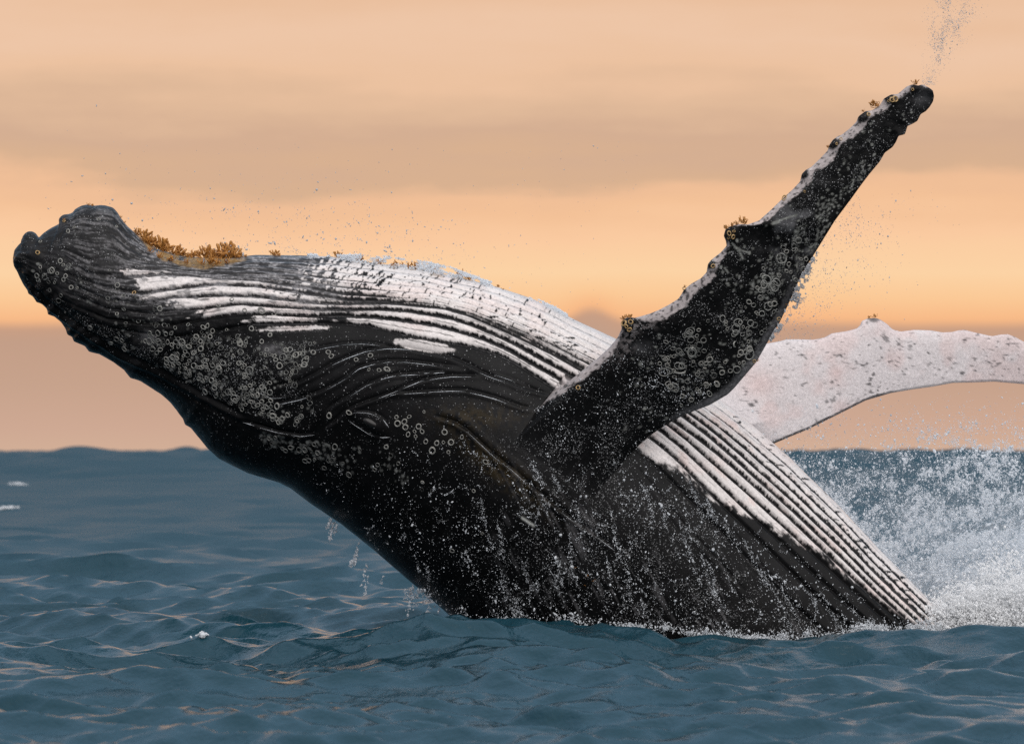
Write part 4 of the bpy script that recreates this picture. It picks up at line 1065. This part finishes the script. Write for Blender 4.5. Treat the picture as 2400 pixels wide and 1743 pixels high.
P_ = at(x, y, Yd)
rr = np.where(r1.random(len(x)) < 0.9, lognorm(len(x), 0.0019, 0.4, r1, 0.0009, 0.007), lognorm(len(x), 0.0052, 0.5, r1, 0.0016, 0.020))
droplets('spray_cloud', P_, rr, 'dense white spray cloud bursting up behind the whale by the tail end', 'spray', stretch=0.5, rng=r1)
# the mist those drops are torn into: a low cloud of fine water behind the whale
def mist_material():
    m, nt, n, l, out = new_mat('spray_mist')
    pv = n.new('ShaderNodeVolumePrincipled'); pv.inputs['Color'].default_value = (0.93, 0.95, 0.97, 1); pv.inputs['Anisotropy'].default_value = 0.25
    tcn = n.new('ShaderNodeTexCoord')
    nz = n.new('ShaderNodeTexNoise'); nz.inputs['Scale'].default_value = 2.6; nz.inputs['Detail'].default_value = 4; nz.inputs['Roughness'].default_value = 0.62
    l.new(tcn.outputs['Object'], nz.inputs['Vector'])
    a_ = n.new('ShaderNodeMapRange'); l.new(nz.outputs['Fac'], a_.inputs[0]); a_.inputs[1].default_value = 0.40; a_.inputs[2].default_value = 0.72
    sx = n.new('ShaderNodeSeparateXYZ'); l.new(tcn.outputs['Object'], sx.inputs[0])
    h_ = n.new('ShaderNodeMapRange'); h_.interpolation_type = 'SMOOTHSTEP'; l.new(sx.outputs[2], h_.inputs[0]); h_.inputs[1].default_value = 1.75; h_.inputs[2].default_value = 0.0
    p2 = n.new('ShaderNodeMath'); p2.operation = 'POWER'; l.new(h_.outputs[0], p2.inputs[0]); p2.inputs[1].default_value = 1.7
    w_ = n.new('ShaderNodeMapRange'); w_.interpolation_type = 'SMOOTHSTEP'; l.new(sx.outputs[0], w_.inputs[0]); w_.inputs[1].default_value = -2.6; w_.inputs[2].default_value = -0.5
    m1 = n.new('ShaderNodeMath'); m1.operation = 'MULTIPLY'; l.new(a_.outputs[0], m1.inputs[0]); l.new(p2.outputs[0], m1.inputs[1])
    m2 = n.new('ShaderNodeMath'); m2.operation = 'MULTIPLY'; l.new(m1.outputs[0], m2.inputs[0]); l.new(w_.outputs[0], m2.inputs[1])
    m3 = n.new('ShaderNodeMath'); m3.operation = 'MULTIPLY'; l.new(m2.outputs[0], m3.inputs[0]); m3.inputs[1].default_value = 2.6
    l.new(m3.outputs[0], pv.inputs['Density']); l.new(pv.outputs[0], out.inputs['Volume'])
    return m
mv, mf = ico(4)
mv = np.sign(mv) * np.abs(mv) ** 0.7 * np.array([3.0, 1.1, 1.75]); mv[:, 2] = np.maximum(mv[:, 2], -0.25)
mist = bpy.data.objects.new('spray_mist', make_mesh('spray_mist', mv, mf, mist_material())); link(mist)
mist.location = (5.3, 2.1, 0.0)
tag(mist, 'soft pale mist hanging low in the spray behind the tail end', 'mist', None, 'stuff')
# fine spray low over the water at the foot
n0 = 300000
x = 2140 + np.abs(r1.normal(0, 1, n0)) * 260; y = 1490 - np.abs(r1.normal(0, 1, n0)) * np.interp(x, [2140, 2230, 2300, 2360, 2500], [16, 42, 60, 70, 70])
k_ = r1.random(n0) < (0.3 + sst(fbm(x / 22, y / 22, 75, 3), 0.35, 0.65))
x, y = x[k_], y[k_]
droplets('splash_foam', at(x, y, r1.uniform(-0.5, 1.4, len(x))), lognorm(len(x), 0.0045, 0.5, r1, 0.0015, 0.02), 'bright white splash foam on the water where the tail goes under', 'splash', ng=NG_WHITE, stretch=0.4, rng=r1)
# trail of drops off the raised flipper
n0 = 40000
x = r1.uniform(1700, 2320, n0); y = r1.uniform(380, 800, n0)
tr = np.interp(y, [380, 462, 517, 593, 640, 717, 800], [2060, 1998, 1957, 1910, 1880, 1846, 1800])
de = x - tr
dens = np.exp(-(np.maximum(de, 0) / 105) ** 1.5) * sst(de, -4, 6) * sst(y, 400, 560) * (0.15 + sst(fbm(x / 40, y / 60, 76, 3), 0.35, 0.7))
k_ = r1.random(n0) < dens * 0.42
x, y = x[k_], y[k_]
droplets('flipper_spray', at(x, y, r1.uniform(-2.2, -0.9, len(x))), lognorm(len(x), 0.0021, 0.5, r1, 0.0008, 0.009), 'loose drops trailing in the air behind the raised flipper', 'spray', ng=NG_AIR, stretch=0.5, rng=r1)
# lacy sheet clinging to the trailing edge
n0 = 9000
tt = r1.uniform(0, 1, n0); y = 590 + tt * 210
x = np.interp(y, [517, 593, 640, 717, 800], [1957, 1910, 1880, 1846, 1800]) + np.abs(r1.normal(0, 1, n0)) * np.interp(y, [590, 640, 700, 760, 800], [2, 8, 14, 9, 3])
k_ = r1.random(n0) < sst(fbm(x / 9, y / 9, 77, 2), 0.45, 0.6)
x, y = x[k_], y[k_]
droplets('flipper_water_sheet', at(x, y, r1.normal(-1.62, 0.05, len(x))), lognorm(len(x), 0.0028, 0.4, r1, 0.001, 0.009), 'ragged sheet of water peeling off the trailing edge of the raised flipper', 'water sheet', ng=NG_AIR, stretch=0.8, rng=r1)
# jet off the flipper tip
n0 = 15000
t_ = r1.random(n0) ** 0.8
x = np.interp(t_, [0, .3, .6, 1], [2178, 2205, 2228, 2250]) + r1.normal(0, 1, n0) * (9 + 30 * t_); y = 200 - t_ * 240
k_ = r1.random(n0) < 0.05 + 0.36 * sst(fbm(x / 20, y / 34, 78, 3), 0.44, 0.68)
x, y = x[k_], y[k_]
droplets('tip_spray', at(x, y, r1.normal(-1.6, 0.12, len(x))), lognorm(len(x), 0.0017, 0.45, r1, 0.0007, 0.006), 'thin plume of mist flung upward from the flipper tip', 'spray', ng=NG_AIR, stretch=0.5, rng=r1)
# drops thrown up over the throat
n0 = 5200
x = r1.normal(690, 230, n0); y = TOP.y(np.clip(x, 40, 1400)) - np.abs(r1.normal(0, 1, n0)) * 78 - 3
k_ = r1.random(n0) < 0.09 + 0.7 * sst(fbm(x / 24, y / 14, 79, 3), 0.54, 0.72)
x, y = x[k_], y[k_]
droplets('throat_spray', at(x, y, r1.normal(-0.1, 0.35, len(x))), lognorm(len(x), 0.0025, 0.6, r1, 0.0009, 0.012), 'scattered grey drops in the air over the throat', 'spray', ng=NG_AIR, stretch=0.7, rng=r1)
# film of water running off the throat ridge
n0 = 16000
x = r1.uniform(720, 1330, n0); hgt = np.interp(x, [720, 800, 860, 960, 1060, 1130, 1250, 1330], [3, 7, 18, 20, 20, 9, 6, 3])
y = TOP.y(x) + 6 - r1.random(n0) * (hgt + 6)
k_ = r1.random(n0) < sst(fbm(x / 26, (y - TOP.y(x)) / 10, 80, 3), 0.42, 0.58)
x, y = x[k_], y[k_]
droplets('throat_water_film', at(x, y, r1.normal(-0.05, 0.16, len(x))), lognorm(len(x), 0.0034, 0.45, r1, 0.0012, 0.010), 'lacy film of water spilling along the ridge of the throat', 'water film', stretch=0.9, rng=r1)
# stray specks far apart in the air
x = r1.uniform(300, 1500, 420); y = r1.uniform(330, 760, 420); k_ = y < TOP.y(x) - 10
x, y = x[k_], y[k_]
droplets('stray_drops', at(x, y, r1.uniform(-1.2, 1.2, len(x))), lognorm(len(x), 0.0023, 0.5, r1, 0.0009, 0.008), 'stray single drops hanging in the air over the whale', 'drops', ng=NG_AIR, stretch=0.6, rng=r1)
# drips under the back
dp = []
for x0, y0, L, n_ in [(776,1214,26,60),(782,1224,40,60),(790,1226,30,30),(840,1272,52,60),(834,1300,30,26),(828,1312,14,16),(858,1320,60,22),(862,1350,60,20),(902,1330,44,14)] + [(r1.uniform(950, 1045), r1.uniform(1370, 1400), r1.uniform(10, 50), 14) for _ in range(26)]:
    t_ = r1.random(n_)
    dp.append(np.stack([x0 + r1.normal(0, 2.0, n_) - 9 * t_, y0 + t_ * L, np.full(n_, 0.0)], -1))
dp = np.concatenate(dp)
droplets('back_drips', at(dp[:, 0], dp[:, 1], r1.normal(-0.25, 0.1, len(dp))), lognorm(len(dp), 0.0055, 0.4, r1, 0.002, 0.013), 'strings of drops falling from the underside of the back', 'drips', stretch=0.6, rng=r1)

# ---- drops and running foam on the skin
WET = [(700,1060),(900,1060),(1080,1020),(1240,1120),(1300,1000),(1420,1040),(1500,1040),(1560,1080),(1640,1160),(1740,1230),(1900,1310),(2080,1430),(2180,1490),(1850,1520),(1500,1490),(1250,1450),(1060,1440),(960,1350),(860,1260),(760,1180)]
n0 = 120000
x = r1.uniform(700, 2190, n0); y = r1.uniform(990, 1515, n0)
ok = inpoly(x, y, WET)
cl = fbm(x / 34, y / 44, 81, 4)
dens = 0.08 + 0.9 * sst(cl, 0.42, 0.66)
dens *= np.interp(x, [700, 900, 1080, 1250, 1500, 1750, 2100], [0.10, 0.25, 0.55, 0.95, 0.9, 0.75, 1.0]) * (0.45 + 0.55 * sst(y, 1040, 1300))
ok &= r1.random(n0) < dens * 0.22
x, y = x[ok], y[ok]; dz_ = surf(x, y); k_ = dz_ < 8; x, y, dz_ = x[k_], y[k_], dz_[k_]
nn = surf_normal(x, y)
droplets('skin_droplets', at(x, y, dz_) + nn * 0.004, lognorm(len(x), 0.0023, 0.62, r1, 0.0009, 0.016), 'white droplets beaded all over the black flank', 'droplets', ng=NG_FOAM, stretch=0.4, rng=r1)
# flipper base droplets
n0 = 9000
x = r1.uniform(1240, 1720, n0); y = r1.uniform(820, 1080, n0); ok = inpoly(x, y, [(1250,960),(1330,900),(1450,830),(1560,860),(1700,900),(1600,970),(1490,1070),(1300,1060)])
ok &= r1.random(n0) < 0.12 + 0.5 * sst(fbm(x / 30, y / 30, 82, 3), .5, .7)
x, y = x[ok], y[ok]; dz_ = surf(x, y); k_ = dz_ < 8; x, y, dz_ = x[k_], y[k_], dz_[k_]
droplets('flipper_droplets', at(x, y, dz_) + surf_normal(x, y) * 0.004, lognorm(len(x), 0.0030, 0.4, r1, 0.0012, 0.008), 'fine bright droplets on the lower part of the raised flipper', 'droplets', ng=NG_FOAM, stretch=0.6, rng=r1)

# rivulets of foam running down the flank, and white tubes for the fold glints
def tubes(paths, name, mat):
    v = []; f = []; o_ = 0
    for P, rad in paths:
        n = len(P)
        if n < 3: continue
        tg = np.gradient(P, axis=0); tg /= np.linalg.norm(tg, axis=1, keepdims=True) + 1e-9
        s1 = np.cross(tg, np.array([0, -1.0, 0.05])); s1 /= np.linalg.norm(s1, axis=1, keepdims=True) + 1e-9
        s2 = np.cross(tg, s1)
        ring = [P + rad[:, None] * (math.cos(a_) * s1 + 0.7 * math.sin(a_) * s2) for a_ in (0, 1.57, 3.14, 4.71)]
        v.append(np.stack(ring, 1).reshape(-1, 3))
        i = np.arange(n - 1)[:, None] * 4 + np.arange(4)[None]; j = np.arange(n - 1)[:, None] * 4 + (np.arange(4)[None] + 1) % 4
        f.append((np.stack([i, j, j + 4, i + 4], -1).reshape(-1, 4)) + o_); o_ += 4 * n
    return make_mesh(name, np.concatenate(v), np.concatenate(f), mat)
paths = []
rr_ = np.random.default_rng(55)
def rivulet(x0, y0, L, wid, lean, curl=0.35, br=0.0):
    n = max(4, int(L / 3.0)); x, y = x0, y0; pts = []; a_ = lean
    ph_ = rr_.uniform(0, 100)
    for i in range(n):
        a2 = a_ + curl * 3.2 * (float(vn(np.array([ph_ + i * 0.22]), np.array([ph_]), 2)[0]) - 0.5)
        x += 3.0 * math.sin(a2); y += 3.0 * math.cos(a2); pts.append((x, y))
        if br and rr_.random() < br: rivulet(x, y, L * rr_.uniform(0.15, 0.4), wid * 0.7, a2 + rr_.choice([-1, 1]) * rr_.uniform(0.4, 1.0), curl)
    p = np.array(pts); dz_ = surf(p[:, 0], p[:, 1])
    good = dz_ < 8
    if good.sum() < 4: return
    p, dz_ = p[good], dz_[good]
    dz_ = np.convolve(np.pad(dz_, 2, mode='edge'), np.ones(5) / 5, 'valid')
    t_ = np.linspace(0, 1, len(p))
    rad = wid * MPX * (0.25 + 0.75 * np.sin(np.pi * np.clip(t_ * 0.93 + 0.05, 0, 1)) ** 0.6) * (0.35 + 1.3 * vn(t_ * len(p) * 0.6, np.full(len(p), ph_), 4))
    for i in range(len(p)):
        kk_ = rr_.poisson(0.45 + 1.35 * rad[i] / MPX)
        if kk_:
            jx = rr_.normal(0, 0.7 + 0.95 * rad[i] / MPX, kk_); jy = rr_.normal(0, 1.6, kk_)
            LACE.append(np.stack([p[i, 0] + jx, p[i, 1] + jy, np.full(kk_, dz_[i])], -1))
LACE = []
LEANS = lambda x: np.interp(x, [900, 1200, 1500, 1750, 2000], [0.25, 0.30, 0.42, 0.58, 0.7])
for x0, y0, L, w in [(1125,1160,70,4),(1165,1215,90,3),(1295,1110,40,4),(1240,1070,60,5),(1330,1250,110,3.5),(1305,1300,70,3),(1440,1240,110,3.5),(1515,1155,70,4),(1600,1195,60,2.6),(1615,1120,90,3),(1655,1165,60,3),(1690,1205,90,3),(1590,1215,150,4),(1640,1290,110,2.5),(1655,1310,130,4),(1740,1260,110,3),(1700,1330,60,2.4),(1780,1330,110,3),(1830,1370,90,3.5),(1880,1370,80,3),(1170,1330,110,6),(1205,1400,60,6),(1500,1400,60,5),(1545,1440,50,5),(1840,1440,40,3),(1930,1390,90,4),(1990,1420,80,4),(2040,1440,60,4),(1270,1155,50,3),(1350,1180,60,4),(1290,1330,60,2.5),(1220,1310,50,2.5),(1465,1350,60,4),(1420,1310,50,3),(1545,1180,60,3),(1000,1320,60,2.5),(1090,1280,60,2.5),(1140,1240,50,2.5),(940,1230,40,2)]:
    rivulet(x0, y0, L * 1.15, w * 0.8, LEANS(x0) - 0.1, 0.24, 0.02)
pos = scatter(WET, 330, rr_, 0.5, 55, 6)
for x0, y0 in pos:
    if rr_.random() < np.interp(x0, [800, 1100, 1300], [0.15, 0.6, 1.0]):
        rivulet(x0, y0, rr_.uniform(8, 34), rr_.uniform(0.6, 1.8), LEANS(x0) + rr_.normal(0, 0.6), 0.8, 0.03)
# white tubes on the fold lips, standing in for glints on wet skin
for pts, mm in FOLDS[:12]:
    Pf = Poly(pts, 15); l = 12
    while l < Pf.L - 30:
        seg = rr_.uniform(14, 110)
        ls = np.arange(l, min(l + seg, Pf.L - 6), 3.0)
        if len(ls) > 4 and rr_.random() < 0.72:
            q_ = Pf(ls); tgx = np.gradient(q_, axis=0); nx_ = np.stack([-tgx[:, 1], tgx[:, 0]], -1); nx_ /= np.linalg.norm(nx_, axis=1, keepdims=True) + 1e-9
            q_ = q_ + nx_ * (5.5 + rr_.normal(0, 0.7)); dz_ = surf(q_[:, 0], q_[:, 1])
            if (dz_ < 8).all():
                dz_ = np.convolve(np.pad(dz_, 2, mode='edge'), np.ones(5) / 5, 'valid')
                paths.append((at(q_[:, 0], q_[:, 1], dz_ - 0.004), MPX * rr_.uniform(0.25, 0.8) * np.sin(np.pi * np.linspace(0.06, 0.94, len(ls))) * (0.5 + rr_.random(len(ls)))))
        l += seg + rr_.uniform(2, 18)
LC = np.concatenate(LACE); dzl = surf(LC[:, 0], LC[:, 1]); dzl = np.where(np.abs(dzl - LC[:, 2]) < 0.2, dzl, LC[:, 2])
droplets('foam_lace', at(LC[:, 0], LC[:, 1], dzl) + np.array([0, -0.003, 0]), lognorm(len(LC), 0.0020, 0.5, r1, 0.0008, 0.007), 'lacy white strings of foam sliding down the black flank into the sea', 'foam', ng=NG_FOAM, stretch=0.9, rng=r1)
print('lace', len(LC))
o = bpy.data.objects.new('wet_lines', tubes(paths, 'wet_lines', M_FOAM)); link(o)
tag(o, 'thin white lines standing in for water glints along the throat folds', 'water lines', None, 'stuff')

def waterline(xs):
    out = np.full(len(xs), 1e9)
    for d_ in np.arange(30, 39.2, 0.12):
        X_ = (xs - 1200) * K * d_
        h = sea_disp(X_, np.full(len(xs), d_ - D), 0.062)[2]
        out = np.minimum(out, HOR - (h - CAM_H) / (K * d_))
    return out
xs = np.arange(1040.0, 2400.0, 2.0); yl = waterline(xs)
if DEBUG: open('/tmp/wl.txt', 'w').write(repr([(float(a), float(np.interp(a, xs, yl))) for a in (1045,1150,1300,1400,1500,1560,1650,1750,1850,1900,2060,2150,2230,2300,2380)]))
n0 = 26000
x = r1.uniform(1045, 2230, n0); y = np.interp(x, xs, yl) + 3 - np.abs(r1.normal(0, 1, n0)) * (4 + 9 * vn(x / 40, 0 * x, 6))
k_ = r1.random(n0) < (0.12 + 0.75 * sst(fbm(x / 30, 0 * x, 84, 3), 0.42, 0.66)) * np.interp(x, [1040, 1400, 1540, 1700, 2230], [0.06, 0.12, 0.5, 0.35, 0.8])
x, y = x[k_], y[k_]; dz_ = surf(x, y, DEPTH_B); k_ = dz_ < 8; x, y, dz_ = x[k_], y[k_], dz_[k_]
droplets('waterline_foam', at(x, y, dz_ - 0.02 - 0.1 * r1.random(len(x))), lognorm(len(x), 0.0035, 0.5, r1, 0.0012, 0.014), 'thin collar of foam where the black flank meets the sea', 'foam', ng=NG_FOAM, stretch=0.8, rng=r1)

# ---- small breaking crests on the open water
def crest(px, py, w, h, n, label):
    # find the water point seen at this image position by marching along the sight line
    for d_ in np.arange(20, 300, 0.15):
        z = CAM_H + (HOR - py) * K * d_; X_ = (px - 1200) * K * d_
        hz = sea_disp(np.array([X_]), np.array([d_ - D]), np.array([0.06 + max(0.0, d_ - 45) * 0.013]))[2][0]
        if z <= hz: break
    X0, Y0 = X_, d_ - D; sc = d_ * K
    xs = X0 + r1.normal(0, 1, n) * w * sc; ys = Y0 + r1.normal(0, 1, n) * w * sc * 0.5
    hx, hy, hz = sea_disp(xs, ys, np.full(n, 0.06 + max(0.0, d_ - 45) * 0.013))
    up = np.abs(r1.normal(0, 1, n)) * h * sc * np.exp(-((xs - X0) / (w * sc * 1.2)) ** 2)
    droplets('whitecap', np.stack([xs + hx, ys + hy, hz + up + 0.02], -1), lognorm(n, 1.5 * sc, 0.45, r1, 0.001, 0.05), label, 'whitecap', ng=NG_FOAM, stretch=0.6, rng=r1)
    o_ = COL.objects[-1]; del o_['kind']; o_['group'] = 'small whitecaps on the open water'
crest(40, 1136, 9, 1.6, 200, 'small white crest breaking near the left edge below the horizon')
crest(8, 1194, 14, 1.8, 200, 'low ragged whitecap cut by the left edge of the picture')
crest(468, 1494, 8, 2.2, 160, 'tiny bright whitecap on the water below the head')
print('scene built', round(time.time() - T00, 1))
